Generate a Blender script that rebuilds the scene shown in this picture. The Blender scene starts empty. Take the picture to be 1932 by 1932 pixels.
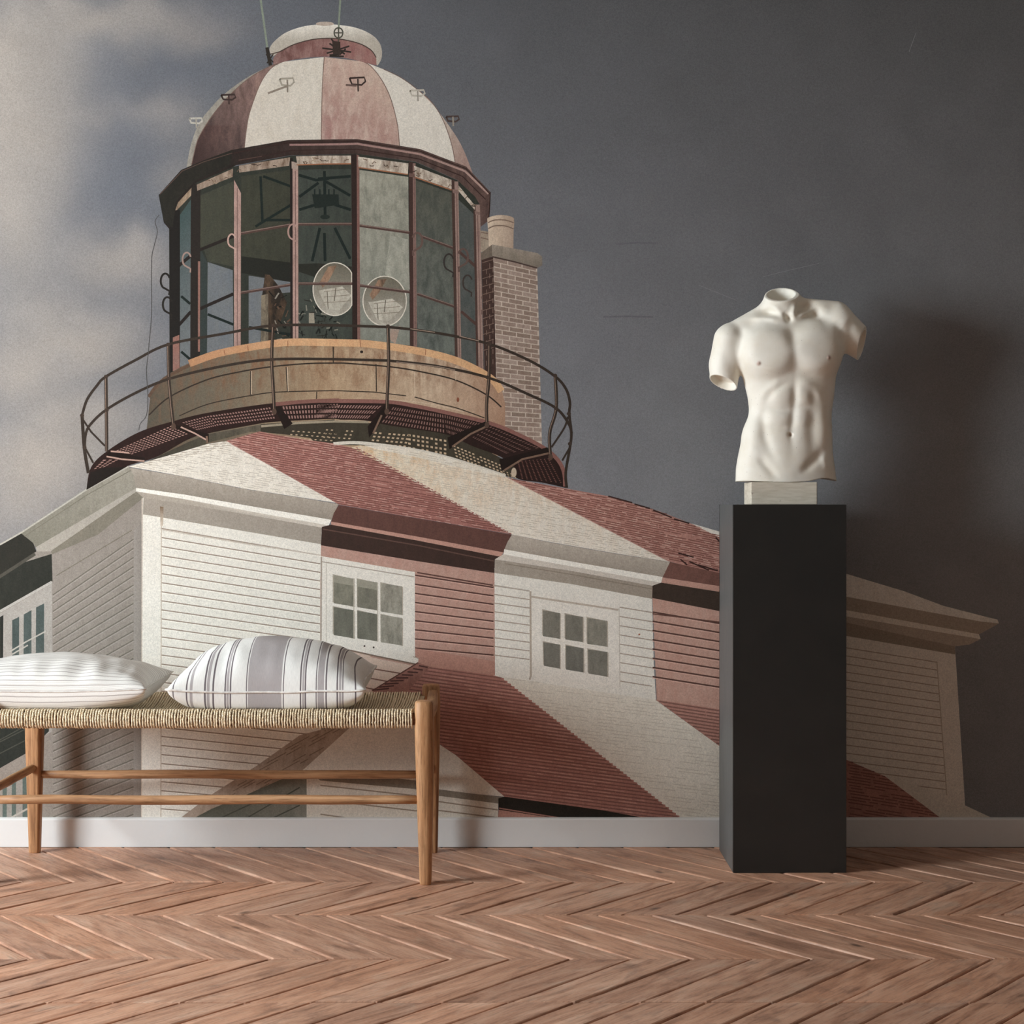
import bpy, bmesh, math, random
import numpy as np
from mathutils import Vector, noise
from mathutils.geometry import tessellate_polygon

random.seed(7)
rng = np.random.default_rng(7)
S = bpy.context.scene
COL = S.collection

# ------------------------------------------------------------------ camera
FPX, IMG = 3246.0, 1932.0
CAMY, CAMH, HOR = -5.535, 1.1, 951.0
cam = bpy.data.objects.new('camera', bpy.data.cameras.new('camera'))
COL.objects.link(cam)
cam.location = (0, CAMY, CAMH)
cam.rotation_euler = (math.pi / 2, 0, 0)
cam.data.sensor_width = 36.0
cam.data.lens = FPX / IMG * 36.0
cam.data.shift_y = -(IMG / 2 - HOR) / IMG
cam.data.clip_start = 0.05
S.camera = cam

# ------------------------------------------------------------------ world and daylight
W = bpy.data.worlds.new('World'); S.world = W
W.use_nodes = True
bg = W.node_tree.nodes['Background']
bg.inputs[0].default_value = (0.80, 0.88, 1.0, 1)
bg.inputs[1].default_value = 0.8

ROOM = dict(x0=-4.2, x1=3.3, y0=-7.4, h=3.35)
WIN = dict(y0=-3.1, y1=-1.5, z0=0.85, z1=2.6)      # window opening in the left wall

def area_light(name, loc, aim, sx, sy, power, col):
    L = bpy.data.lights.new(name, 'AREA')
    L.shape = 'RECTANGLE'; L.size = sx; L.size_y = sy
    L.energy = power; L.color = col
    o = bpy.data.objects.new(name, L); COL.objects.link(o)
    o.location = loc
    o.rotation_euler = (Vector(aim) - Vector(loc)).to_track_quat('-Z', 'Z').to_euler()
    return o
area_light('window_daylight', (ROOM['x0'] + 0.02, (WIN['y0'] + WIN['y1']) / 2, (WIN['z0'] + WIN['z1']) / 2),
           (ROOM['x0'] + 3, (WIN['y0'] + WIN['y1']) / 2 + 1.2, 1.5), WIN['y1'] - WIN['y0'], WIN['z1'] - WIN['z0'], 325, (0.87, 0.95, 1.0))

S.view_settings.view_transform = 'Standard'
S.view_settings.look = 'None'
S.view_settings.gamma = 1.0
S.view_settings.use_curve_mapping = False
S.view_settings.exposure = 0.0
S.cycles.max_bounces = 7; S.cycles.diffuse_bounces = 4; S.cycles.glossy_bounces = 3; S.cycles.transmission_bounces = 4

# ------------------------------------------------------------------ helpers
def s2l(v):
    v = v / 255.0
    return v / 12.92 if v <= 0.04045 else ((v + 0.055) / 1.055) ** 2.4
def lin(c):
    return tuple(s2l(v) for v in c)

def mesh_obj(name, verts, faces, mat=None, parent=None, smooth=False):
    me = bpy.data.meshes.new(name)
    me.from_pydata([tuple(v) for v in verts], [], [tuple(f) for f in faces])
    me.update()
    if smooth:
        me.polygons.foreach_set('use_smooth', [True] * len(me.polygons))
    if mat: me.materials.append(mat)
    o = bpy.data.objects.new(name, me); COL.objects.link(o)
    if parent: o.parent = parent
    return o

def bm_obj(name, bm, mat=None, parent=None, smooth=False):
    bmesh.ops.recalc_face_normals(bm, faces=bm.faces)
    me = bpy.data.meshes.new(name); bm.to_mesh(me); bm.free()
    if smooth: me.polygons.foreach_set('use_smooth', [True] * len(me.polygons))
    if mat: me.materials.append(mat)
    o = bpy.data.objects.new(name, me); COL.objects.link(o)
    if parent: o.parent = parent
    return o

def box(name, lo, hi, mat, parent=None, bevel=0.0, seg=2):
    bm = bmesh.new()
    bmesh.ops.create_cube(bm, size=1)
    for v in bm.verts:
        v.co = Vector([(lo[i] + hi[i]) / 2 + v.co[i] * (hi[i] - lo[i]) for i in range(3)])
    if bevel:
        bmesh.ops.bevel(bm, geom=bm.edges[:], offset=bevel, segments=seg, affect='EDGES', profile=0.5)
    return bm_obj(name, bm, mat, parent)

def thing(name, label, cat, loc=(0, 0, 0), group=None):
    o = bpy.data.objects.new(name, None); COL.objects.link(o)
    o.location = loc; o.empty_display_size = 0.1
    o['label'] = label; o['category'] = cat
    if group: o['group'] = group
    return o

def struct(o):
    o['kind'] = 'structure'; return o

class NT:
    """small node-tree helper"""
    def __init__(s, name, rough=0.6, spec=0.4):
        s.m = bpy.data.materials.new(name); s.m.use_nodes = True
        s.t = s.m.node_tree; s.t.nodes.clear()
        s.out = s.n('ShaderNodeOutputMaterial'); s.b = s.n('ShaderNodeBsdfPrincipled')
        s.l(s.b.outputs[0], s.out.inputs[0])
        s.b.inputs['Roughness'].default_value = rough
        s.b.inputs['Specular IOR Level'].default_value = spec
    def n(s, t, **kw):
        x = s.t.nodes.new(t)
        for k, v in kw.items(): setattr(x, k, v)
        return x
    def l(s, a, b): s.t.links.new(a, b)
    def put(s, sock, v):
        if isinstance(v, (int, float)): sock.default_value = v
        elif isinstance(v, (tuple, list)): sock.default_value = tuple(v) if len(v) == 4 or sock.type == 'VECTOR' else tuple(v) + (1,)
        else: s.l(v, sock)
    def coord(s, which='Object', scale=(1, 1, 1), loc=None, rot=(0, 0, 0)):
        c = s.n('ShaderNodeTexCoord'); m = s.n('ShaderNodeMapping')
        s.l(c.outputs[which], m.inputs[0])
        m.inputs['Scale'].default_value = scale; m.inputs['Rotation'].default_value = rot
        if loc is not None: s.put(m.inputs['Location'], loc)
        return m.outputs[0]
    def noise(s, vec, scale, detail=4, rough=0.55, dist=0.0):
        x = s.n('ShaderNodeTexNoise'); s.l(vec, x.inputs['Vector'])
        x.inputs['Scale'].default_value = scale; x.inputs['Detail'].default_value = detail
        x.inputs['Roughness'].default_value = rough; x.inputs['Distortion'].default_value = dist
        return x.outputs['Fac']
    def ramp(s, fac, stops, interp='LINEAR'):
        x = s.n('ShaderNodeValToRGB'); s.l(fac, x.inputs[0]); x.color_ramp.interpolation = interp
        el = x.color_ramp.elements
        while len(el) < len(stops): el.new(0.5)
        for e, (p, c) in zip(el, stops):
            e.position = p; e.color = tuple(c) + (1,) if len(c) == 3 else c
        return x.outputs[0]
    def math(s, op, a, b=None, c=None, clamp=False):
        x = s.n('ShaderNodeMath', operation=op, use_clamp=clamp)
        s.put(x.inputs[0], a)
        if b is not None: s.put(x.inputs[1], b)
        if c is not None: s.put(x.inputs[2], c)
        return x.outputs[0]
    def mix(s, f, a, b, mode='MIX'):
        x = s.n('ShaderNodeMix', data_type='RGBA', blend_type=mode)
        s.put(x.inputs['Factor'], f); s.put(x.inputs['A'], a); s.put(x.inputs['B'], b)
        return x.outputs['Result']
    def maprange(s, v, a, b, c, d):
        x = s.n('ShaderNodeMapRange'); s.put(x.inputs[0], v)
        for i, q in enumerate((a, b, c, d)): x.inputs[i + 1].default_value = q
        return x.outputs[0]
    def color(s, v): s.put(s.b.inputs['Base Color'], v)
    def bump(s, h, strength=0.2, dist=0.002):
        x = s.n('ShaderNodeBump'); x.inputs['Strength'].default_value = strength
        x.inputs['Distance'].default_value = dist
        s.l(h, x.inputs['Height']); s.l(x.outputs[0], s.b.inputs['Normal'])

def mat_plaster(name, c, var=0.08, bump=0.25):
    t = NT(name, 0.75, 0.25); v = t.coord()
    n1 = t.noise(v, 3, 5); n2 = t.noise(v, 90, 4)
    k = t.math('ADD', t.math('MULTIPLY', t.math('SUBTRACT', n1, 0.5), var * 2), 1.0)
    col = t.n('ShaderNodeVectorMath', operation='SCALE'); col.inputs[0].default_value = lin(c); t.l(k, col.inputs['Scale'])
    t.color(col.outputs[0]); t.bump(n2, bump, 0.002)
    return t.m

def mat_wood(name, axis, base, dark, light):
    t = NT(name, 0.5, 0.35)
    sc = [34, 34, 34]; sc[axis] = 2.2
    oi = t.n('ShaderNodeObjectInfo')
    v = t.coord('Object', tuple(sc))
    off = t.n('ShaderNodeVectorMath', operation='ADD'); t.l(v, off.inputs[0])
    ml = t.math('MULTIPLY', oi.outputs['Random'], 37.0)
    cb = t.n('ShaderNodeCombineXYZ')
    for i in range(3): t.l(ml, cb.inputs[i])
    t.l(cb.outputs[0], off.inputs[1])
    a = t.noise(off.outputs[0], 1.3, 6, 0.6, 0.8); b = t.noise(off.outputs[0], 5.0, 5, 0.7, 0.3)
    c1 = t.ramp(a, [(0.28, lin(dark)), (0.5, lin(base)), (0.72, lin(light))])
    c2 = t.ramp(b, [(0.34, (0.45, 0.40, 0.36)), (0.5, (1, 1, 1))])
    t.color(t.mix(0.75, c1, c2, 'MULTIPLY'))
    t.bump(b, 0.25, 0.0015)
    return t.m

M_wall = mat_plaster('wall_paint', (188, 184, 178))
M_wall_dark = mat_plaster('wall_paint_taupe', (146, 140, 133))
M_ceil = mat_plaster('ceiling_paint', (190, 184, 176))
M_base = mat_plaster('baseboard_paint', (226, 224, 221), 0.04, 0.35)
M_frame = mat_plaster('window_paint', (225, 222, 215), 0.03, 0.1)
def mat_glass():
    t = NT('window_glass', 0.02, 0.5); t.b.inputs['Transmission Weight'].default_value = 1.0
    t.color((0.95, 0.98, 0.97)); return t.m
M_glass = mat_glass()

# ------------------------------------------------------------------ room shell
x0, x1, y0, RH = ROOM['x0'], ROOM['x1'], ROOM['y0'], ROOM['h']
struct(box('wall_back', (x0 - 0.15, 0.0, 0), (x1 + 0.15, 0.15, RH), M_wall))
struct(box('wall_right', (x1, y0, 0), (x1 + 0.15, 0, RH), M_wall_dark))
struct(box('wall_front', (x0, y0 - 0.15, 0), (x1, y0, RH), M_wall_dark))
struct(box('ceiling', (x0 - 0.15, y0 - 0.15, RH), (x1 + 0.15, 0.15, RH + 0.12), M_ceil))
# left wall with the window opening
bm = bmesh.new()
def bbox(bm, lo, hi):
    r = bmesh.ops.create_cube(bm, size=1)
    for v in r['verts']:
        v.co = Vector([(lo[i] + hi[i]) / 2 + v.co[i] * (hi[i] - lo[i]) for i in range(3)])
xa, xb = x0 - 0.18, x0
bbox(bm, (xa, y0, 0), (xb, WIN['y0'], RH)); bbox(bm, (xa, WIN['y1'], 0), (xb, 0, RH))
bbox(bm, (xa, WIN['y0'], 0), (xb, WIN['y1'], WIN['z0'])); bbox(bm, (xa, WIN['y0'], WIN['z1']), (xb, WIN['y1'], RH))
struct(bm_obj('wall_left', bm, M_wall))
wn = bpy.data.objects.new('window_1', None); COL.objects.link(wn); struct(wn)
wn.location = (xa + 0.05, (WIN['y0'] + WIN['y1']) / 2, WIN['z0'])
hw, hh = (WIN['y1'] - WIN['y0']) / 2, WIN['z1'] - WIN['z0']
bm = bmesh.new()
bbox(bm, (-.02, -hw, 0), (.04, -hw + .06, hh)); bbox(bm, (-.02, hw - .06, 0), (.04, hw, hh))
bbox(bm, (-.02, -hw, 0), (.04, hw, .06)); bbox(bm, (-.02, -hw, hh - .06), (.04, hw, hh))
bbox(bm, (-.02, -.03, 0), (.04, .03, hh))
bm_obj('window_frame', bm, M_frame, wn)
for s in (-1, 1):
    a, b = sorted((s * .03, s * (hw - .06)))
    box('pane', (.0, a, .06), (.006, b, hh - .06), M_glass, wn)
box('window_sill', (-.02, -hw - .05, -.03), (.2, hw + .05, 0.0), M_frame, wn)

# baseboard of the back wall: a board with a thin bevelled top
bm = bmesh.new()
prof = [(0, 0), (-.016, 0), (-.016, .086), (-.0135, .0905), (-.006, .093), (0, .093)]
vs = [[bm.verts.new((x, -.0005 + p[0], p[1])) for p in prof] for x in (x0, x1)]
for i in range(len(prof)):
    j = (i + 1) % len(prof)
    bm.faces.new((vs[0][i], vs[0][j], vs[1][j], vs[1][i]))
bm.faces.new(vs[0]); bm.faces.new(vs[1])
struct(bm_obj('baseboard_back', bm, M_base))

# ------------------------------------------------------------------ wall mural (flat print on the back wall)
KW = FPX / (-CAMY)                       # print pixels per metre on the wall
def wall_pt(px, py, k):
    return ((px - IMG / 2) / KW, -0.0012 - k * 1.2e-5, CAMH - (py - HOR) / KW)

def ink(c):
    """printed colour: the faded red pigment of the photo print"""
    l = lin(c)
    if c[0] - c[1] > 22 and c[1] - c[2] < 21 and c[0] > 70: l = (l[0] * 1.14, l[1] * 1.36, l[2] * 1.38)
    return l
class Mural:
    def __init__(s):
        s.V = []; s.F = []; s.C = []; s.C2 = []; s.P = []; s.VB = []; s.FB = []; s.k = 0
    def col(s, c, x, y):
        if callable(c): c = c(x, y)
        return ink(c) + (1.0,)
    def raw(s, pts, faces, c, c2=None, w2=0.0):
        b = len(s.V)
        for (x, y) in pts:
            s.V.append(wall_pt(x, y, s.k)); s.P.append((x, y)); s.VB.append(s.k); s.C.append(s.col(c, x, y))
            w = w2(x, y) if callable(w2) else w2
            s.C2.append((ink(c2) if c2 else (0, 0, 0)) + (w,))
        for f in faces: s.F.append([b + i for i in f]); s.FB.append(s.k)
    def settle(s):
        """press the inks together: each ink sits one film above the inks it really overlaps"""
        G_ = 4; ox, oy = -2000, -500; Hm = np.zeros((560, 1300), dtype=np.int32); film = {0: 0}
        P_ = np.array(s.P); byb = {}
        for f, b in zip(s.F, s.FB): byb.setdefault(b, []).append(f)
        for b in sorted(byb):
            if b == 0: continue
            cells = []; top = 0
            for f in byb[b]:
                q = P_[f]; x0_, y0_ = q.min(0); x1_, y1_ = q.max(0)
                i0, i1 = int((x0_ - ox) // G_), int((x1_ - ox) // G_) + 1; j0, j1 = int((y0_ - oy) // G_), int((y1_ - oy) // G_) + 1
                i0, j0 = max(i0, 0), max(j0, 0)
                m = np.ones((max(0, min(j1, 560) - j0), max(0, min(i1, 1300) - i0)), dtype=bool)
                if m.size == 0: continue
                if m.size > 12:
                    cy_, cx_ = np.mgrid[j0:j0 + m.shape[0], i0:i0 + m.shape[1]]; cx_ = ox + (cx_ + .5) * G_; cy_ = oy + (cy_ + .5) * G_
                    ar = sum(q[i][0] * q[(i + 1) % len(q)][1] - q[(i + 1) % len(q)][0] * q[i][1] for i in range(len(q)))
                    sg_ = 1 if ar > 0 else -1
                    for i in range(len(q)):
                        a_, c_ = q[i], q[(i + 1) % len(q)]; L_ = math.hypot(c_[0] - a_[0], c_[1] - a_[1])
                        if L_ < 1e-6: continue
                        m &= sg_ * ((c_[0] - a_[0]) * (cy_ - a_[1]) - (c_[1] - a_[1]) * (cx_ - a_[0])) / L_ > -3.2
                sub = Hm[j0:j0 + m.shape[0], i0:i0 + m.shape[1]]
                if m.any(): top = max(top, int(sub[m].max())); cells.append((j0, i0, m))
            film[b] = top + 1
            for j0, i0, m in cells:
                sub = Hm[j0:j0 + m.shape[0], i0:i0 + m.shape[1]]; sub[m] = np.maximum(sub[m], top + 1)
        s.films = max(film.values())
        for n_, b in enumerate(s.VB):
            x, y, z = s.V[n_]; s.V[n_] = (x, -.0012 - film.get(b, 0) * 7e-6, z)
    def poly(s, pts, c, c2=None, w2=0.0):
        s.k += 1
        tr = tessellate_polygon([[Vector((p[0], p[1], 0)) for p in pts]])
        s.raw(pts, tr, c, c2, w2)
    def quads(s, qs, c, c2=None, w2=0.0):
        s.k += 1
        for q in qs:
            cc = c
            if isinstance(q, tuple) and isinstance(q[0], list): q, cc = q
            s.raw(q, [list(range(len(q)))], cc, c2, w2)
    def lines(s, ls, w, c, c2=None, w2=0.0, apart=True):
        s.k += 1
        for pts in ls:
            if apart: s.k += 1                     # crossing strokes must not share a film
            n = len(pts); P = [Vector(p) for p in pts]; out = []
            for i in range(n):
                d = (P[min(i + 1, n - 1)] - P[max(i - 1, 0)])
                d = d.normalized() if d.length > 0 else Vector((1, 0))
                nn = Vector((-d.y, d.x)) * (w * .6)
                out += [tuple(P[i] + nn), tuple(P[i] - nn)]
            s.raw(out, [(2 * i, 2 * i + 1, 2 * i + 3, 2 * i + 2) for i in range(n - 1)], c, c2, w2)
    def ellipse(s, cx, cy, rx, ry, c, n=28, c2=None, w2=0.0):
        s.poly([(cx + rx * math.cos(6.28319 * i / n), cy + ry * math.sin(6.28319 * i / n)) for i in range(n)], c, c2, w2)
    def hatch(s, poly, slope, step, w, c, dash=(20, 60), gap=(2, 8), jit=0.5, skip=0.0, slope2=None, off=0.0):
        """broken, nearly parallel lines clipped to a polygon"""
        xs = [p[0] for p in poly]; ys = [p[1] for p in poly]
        xm = min(xs); sl1 = slope2 if slope2 is not None else slope
        lo = min(p[1] - max(slope, sl1, 0) * (p[0] - xm) for p in poly) - 40; hi = max(p[1] - min(slope, sl1, 0) * (p[0] - xm) for p in poly) + 40
        y = lo + off; segs = []
        while y < hi:
            t = (y - lo) / (hi - lo); sl = slope + (sl1 - slope) * t
            cr = []
            for i in range(len(poly)):
                (ax, ay), (bx, by) = poly[i], poly[(i + 1) % len(poly)]
                fa = ay - (y + sl * (ax - xm)); fb = by - (y + sl * (bx - xm))
                if (fa > 0) != (fb > 0):
                    q = fa / (fa - fb); cr.append(ax + (bx - ax) * q)
            cr.sort()
            for a, b in zip(cr[::2], cr[1::2]):
                x = a + random.uniform(0, gap[1])
                while x < b:
                    e = min(b, x + random.uniform(*dash))
                    if random.random() >= skip:
                        j = random.uniform(-jit, jit)
                        segs.append([(x, y + sl * (x - xm) + j), (e, y + sl * (e - xm) + j)])
                    x = e + random.uniform(*gap)
            y += step
        s.lines(segs, w, c, apart=False)

def smooth(pts, n=6):
    P = [pts[0]] + list(pts) + [pts[-1]]; out = []
    for i in range(1, len(P) - 2):
        for j in range(n):
            t = j / n; r = []
            for k in (0, 1):
                a, b, c, d = P[i - 1][k], P[i][k], P[i + 1][k], P[i + 2][k]
                r.append(0.5 * (2 * b + (c - a) * t + (2 * a - 5 * b + 4 * c - d) * t * t + (3 * b - a - 3 * c + d) * t ** 3))
            out.append(tuple(r))
    out.append(tuple(pts[-1])); return out
def lg(x0, y0, c0, x1, y1, c1):
    dx, dy = x1 - x0, y1 - y0; L = dx * dx + dy * dy
    def f(x, y):
        t = min(1, max(0, ((x - x0) * dx + (y - y0) * dy) / L))
        return tuple(a + (b - a) * t for a, b in zip(c0, c1))
    return f
def frame(ox, oy, sc):
    def f(*p):
        if len(p) == 1: return [(ox + u / sc, oy + v / sc) for u, v in p[0]]
        return (ox + p[0] / sc, oy + p[1] / sc)
    return f
# survey frames of the print (origin and scale of each measured part)
A = frame(280, 0, 2.927); B = frame(280, 250, 4.111); C = frame(600, 250, 4.111)
D = frame(130, 580, 3.788); E = frame(600, 580, 3.788); F = frame(0, 780, 3.019)
G = frame(580, 840, 2.415); H = frame(1250, 900, 2.833); I = frame(680, 1200, 2.76)
J = frame(400, 1180, 3.863); K = frame(0, 1340, 4.025)

WHITE = (228, 222, 211); WSH = (158, 149, 138); RED = (172, 128, 115); REDROOF = (156, 100, 90)
DKRED = (92, 58, 51); DARK = (50, 44, 38); LINEW = (150, 134, 118)
mu = Mural()

# --- sky with clouds: fine vertex grid
def fbm(nx, ny, cells, seed):
    r = np.random.default_rng(seed); out = np.zeros((ny, nx)); amp = 1.0
    yy, xx = np.meshgrid(np.arange(ny), np.arange(nx), indexing='ij')
    for o in range(5):
        c = cells * 2 ** o
        g = r.random((int(ny / nx * c) + 4, c + 4))
        fx = xx / nx * c; fy = yy / nx * c
        ix = fx.astype(int); iy = fy.astype(int); tx = fx - ix; ty = fy - iy
        tx = tx * tx * (3 - 2 * tx); ty = ty * ty * (3 - 2 * ty)
        out += amp * ((g[iy, ix] * (1 - tx) + g[iy, ix + 1] * tx) * (1 - ty) + (g[iy + 1, ix] * (1 - tx) + g[iy + 1, ix + 1] * tx) * ty - 0.5)
        amp *= 0.5
    return out
SX0, SX1, SY0, SY1, ST = -1500, 2892, -430, 1650, 9
gx = np.arange(SX0, SX1 + ST, ST); gy = np.arange(SY0, SY1 + ST, ST)
nx_, ny_ = len(gx), len(gy)
XX, YY = np.meshgrid(gx, gy)
nz = fbm(nx_, ny_, 22, 3); nz2 = fbm(nx_, ny_, 60, 5)
blobs = [(0, 90, 150, 120, 1.0), (150, 40, 130, 50, .85), (40, 250, 110, 170, 1.0), (20, 430, 80, 120, .75), (310, 25, 110, 45, .55),
         (390, 60, 90, 30, .35), (310, 215, 85, 50, .55), (330, 330, 60, 50, .45), (170, 215, 60, 25, .3), (200, 490, 110, 60, .75), (265, 520, 80, 60, .5),
         (60, 590, 110, 70, .7), (150, 650, 160, 60, .9), (30, 700, 120, 60, .8), (200, 780, 150, 60, .7), (80, 900, 140, 110, .95), (150, 850, 120, 50, .6),
         (10, 1010, 140, 80, .5), (-260, 300, 260, 500, .9), (-700, 600, 400, 300, .7), (-1200, 300, 400, 300, .6), (60, -120, 260, 70, .7), (1830, 1130, 130, 60, .16)]
cl = np.zeros_like(XX, dtype=float)
for (cx, cy, rx, ry, a) in blobs:
    cl = 1 - (1 - cl) * (1 - .9 * a * np.exp(-(((XX - cx + nz * 60) / rx) ** 2 + ((YY - cy + nz2 * 40) / ry) ** 2)))
cl = np.clip(cl + nz * 0.20 * (0.25 + cl) * np.clip((620 - XX) / 300, 0.05, 1), 0, 1)
tx = np.clip(XX / 1900.0, 0, 1)[..., None]
skyL = np.array([97, 101, 109.0]); skyR = np.array([99, 100, 103.0]); skyRR = np.array([104, 103, 103.0])
base = skyL + (skyR - skyL) * np.clip(tx * 2, 0, 1) + (skyRR - skyR) * np.clip(tx * 2 - 1, 0, 1)
base = base * (1 + .26 * np.clip((YY - 200) / 700, -.3, 1) * np.clip((XX - 300) / 700, 0, 1))[..., None]
cloud = np.array([162, 153, 144.0])
skc = base + (cloud - base) * cl[..., None]
skc = skc * (1 + 0.035 * nz2[..., None] + 0.012 * nz[..., None]) 
skc = np.clip(skc, 0, 255)
v = skc / 255; skl = np.where(v <= .04045, v / 12.92, ((v + .055) / 1.055) ** 2.4).reshape(-1, 3)
px = XX.reshape(-1); py = YY.reshape(-1)
for i in range(len(px)):
    mu.V.append(((px[i] - 966) / KW, -0.0012, CAMH - (py[i] - HOR) / KW)); mu.C.append((skl[i, 0], skl[i, 1], skl[i, 2], 1)); mu.C2.append((0, 0, 0, 0)); mu.P.append((px[i], py[i])); mu.VB.append(0)
for j in range(ny_ - 1):
    for i in range(nx_ - 1):
        a = j * nx_ + i; mu.F.append([a, a + 1, a + nx_ + 1, a + nx_]); mu.FB.append(0)
# faint scuffs on the paper
mu.lines([[(1162, 461), (1200, 458), (1238, 459)], [(1138, 598), (1180, 597), (1232, 598)]], 2.6, (101, 101, 104))
mu.lines([[(1440, 522), (1480, 512), (1545, 497)], [(1715, 98), (1728, 62)], [(1318, 538), (1390, 567)]], 0.8, (138, 137, 138))

# --- dome
oL = [(205, 960), (213, 912), (222, 860), (235, 800), (262, 720), (300, 650), (350, 590), (400, 537), (470, 480), (560, 420), (650, 375), (720, 345)]
oR = [(1190, 342), (1300, 385), (1400, 435), (1500, 510), (1580, 590), (1650, 680), (1710, 770), (1750, 850), (1790, 955)]
s0 = [(232, 960), (240, 905), (252, 850), (270, 780), (300, 720), (345, 650), (400, 580), (470, 505), (560, 430), (650, 377), (722, 344)]
s1 = [(526, 850), (532, 800), (541, 720), (555, 640), (580, 560), (615, 470), (650, 410), (690, 368), (740, 342)]
s2 = [(955, 790), (957, 600), (962, 450), (971, 315)]
s3 = [(1388, 830), (1380, 720), (1365, 640), (1340, 550), (1310, 480), (1270, 415), (1225, 363), (1185, 340)]
s4 = [(1697, 920), (1680, 820), (1650, 720), (1610, 630), (1560, 560), (1500, 506), (1400, 432), (1300, 383)]
def strip(a, b): return A(smooth(a)) + A(smooth(b))[::-1]
mu.poly(strip(oL, s0), (150, 144, 133), (96, 92, 84), .5)
mu.poly(strip(s0, s1), lg(*A(260, 900), (62, 46, 43), *A(650, 480), (132, 98, 90)), (52, 42, 40), .7)
mu.poly(strip(s1, s2), lg(*A(560, 700), (198, 189, 176), *A(950, 500), (206, 198, 185)), (180, 169, 153), .5)
mu.poly(strip(s2, s3), lg(*A(970, 760), (140, 98, 92), *A(1200, 400), (172, 136, 122)), (182, 150, 136), .8)
mu.poly(strip(s3, s4), (212, 205, 193), (190, 181, 168), .4)
mu.poly(strip(s4, oR[::-1]), lg(*A(1560, 560), (190, 168, 152), *A(1760, 900), (150, 116, 106)), (130, 96, 88), .6)
mu.lines([A(smooth(s1)), A(smooth(s2)), A(smooth(s3)), A(smooth(s4)), A(smooth(s0))], 1.2, (112, 92, 82))
# cap
capb = [(690, 355), (692, 320), (730, 280), (800, 245), (900, 217), (1000, 209), (1080, 217), (1170, 240), (1230, 275), (1258, 315), (1260, 362)]
capt = [(1200, 347), (1100, 323), (1000, 313), (900, 317), (790, 332), (720, 350)]
mu.poly(A(smooth(capb)) + A(smooth(capt)), lg(*A(700, 300), (92, 58, 54), *A(1200, 270), (134, 88, 82)), (150, 112, 104), .7)
tor = [(690, 312), (672, 290), (672, 262), (700, 225), (760, 180), (850, 148), (950, 135), (1050, 138), (1150, 155), (1230, 190), (1275, 235), (1290, 285), (1285, 330), (1262, 362), (1256, 315), (1230, 275), (1170, 240), (1080, 217), (1000, 209), (900, 217), (800, 245), (730, 280)]
mu.poly(A(smooth(tor)), lg(*A(950, 140), (226, 220, 208), *A(950, 225), (176, 168, 155)), (160, 150, 138), .4)
mu.ellipse(*A(975, 132), 17, 4, (176, 160, 146))
mu.lines([A(smooth([(672, 300), (730, 284), (800, 248), (900, 220), (1000, 212), (1080, 220), (1170, 243), (1230, 278), (1258, 318)]))], 1.6, (70, 58, 52))
for (a, b, w) in (((612, -60), (660, 285), 3.2), ((1063, -60), (1050, 165), 3.0)):
    mu.lines([A([a, b])], w, (126, 134, 118))
mu.lines([A([(655, 262), (664, 310), (674, 362)])], 5.5, DARK)
mu.lines([A([(650, 300), (690, 345)]), A([(690, 300), (655, 350)])], 2, DARK)
mu.lines([A([(1050 + 24 * math.cos(t), 182 + 28 * math.sin(t)) for t in np.linspace(0, 6.3, 20)]), A([(1050, 150), (1050, 310)]), A([(1028, 182), (1074, 182)])], 2.2, (78, 76, 66))
mu.lines([A([(960, 266), (1120, 288)]), A([(985, 295), (1110, 255)]), A([(1000, 240), (1085, 300)]), A([(1010, 215), (1045, 262)]), A([(1090, 270), (1060, 300), (1000, 305)]), A([(1000, 310), (1080, 312)])], 2.6, (48, 42, 37))
mu.quads([A([(1015, 225), (1060, 232), (1062, 302), (1020, 300)])], (58, 48, 42))
# handles on the dome
hn = [((765, 450), 40, (150, 142, 128), (120, 110, 98), 1), ((1155, 446), 44, (58, 46, 42), (62, 50, 46), 1), ((1485, 512), 42, (178, 170, 156), (150, 142, 130), .8),
      ((442, 535), 40, (58, 46, 42), (58, 46, 42), .7), ((262, 665), 36, (176, 170, 158), (150, 144, 132), .7), ((1680, 655), 36, (74, 60, 54), (150, 140, 126), .7)]
for (cx, cy), r, c, c2, q in hn:
    mu.lines([A([(cx - r, cy - 14 * q), (cx + r * .85, cy - 18 * q), (cx + r, cy + 4), (cx + r * .5, cy + 24 * q), (cx - r * .7, cy + 20 * q), (cx - r, cy - 14 * q)])], 3.0, c)
    mu.lines([A([(cx + 2, cy - 10), (cx + 4, cy + 60 * q)])], 2.4, c2)
mu.lines([A([(660, 516), (745, 484), (772, 476)])], 3.2, (130, 118, 106))
mu.lines([A([(1090, 470), (1150, 474)])], 3, (92, 68, 62))

# --- lantern room
lan = B([(160, 560), (165, 1900)]) + B([(390, 1780), (770, 1690), (1090, 1640), (1480, 1630)]) + C([(325, 1630), (700, 1690), (1060, 1780), (1290, 1900), (1255, 520)]) + C([(1080, 370), (760, 230), (300, 165)]) + B([(1100, 180), (660, 265), (370, 390)])
mu.poly(lan, (52, 54, 47), (38, 40, 36), .6)
sky_in = (108, 110, 111)
mu.poly(B([(245, 640), (330, 520), (330, 1790), (245, 1820)]), lg(*B(290, 640), (62, 76, 74), *B(290, 1100), sky_in))
mu.poly(B([(400, 490), (660, 380), (660, 1040), (460, 1000), (430, 900), (400, 890)]), (66, 66, 55), (56, 58, 50), .7)
mu.poly(B([(460, 1005), (655, 1068), (660, 1700), (455, 1740)]), sky_in, (98, 104, 110), .7)
mu.poly(B([(400, 900), (455, 1000), (455, 1740), (400, 1740)]), (52, 58, 55))
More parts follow.
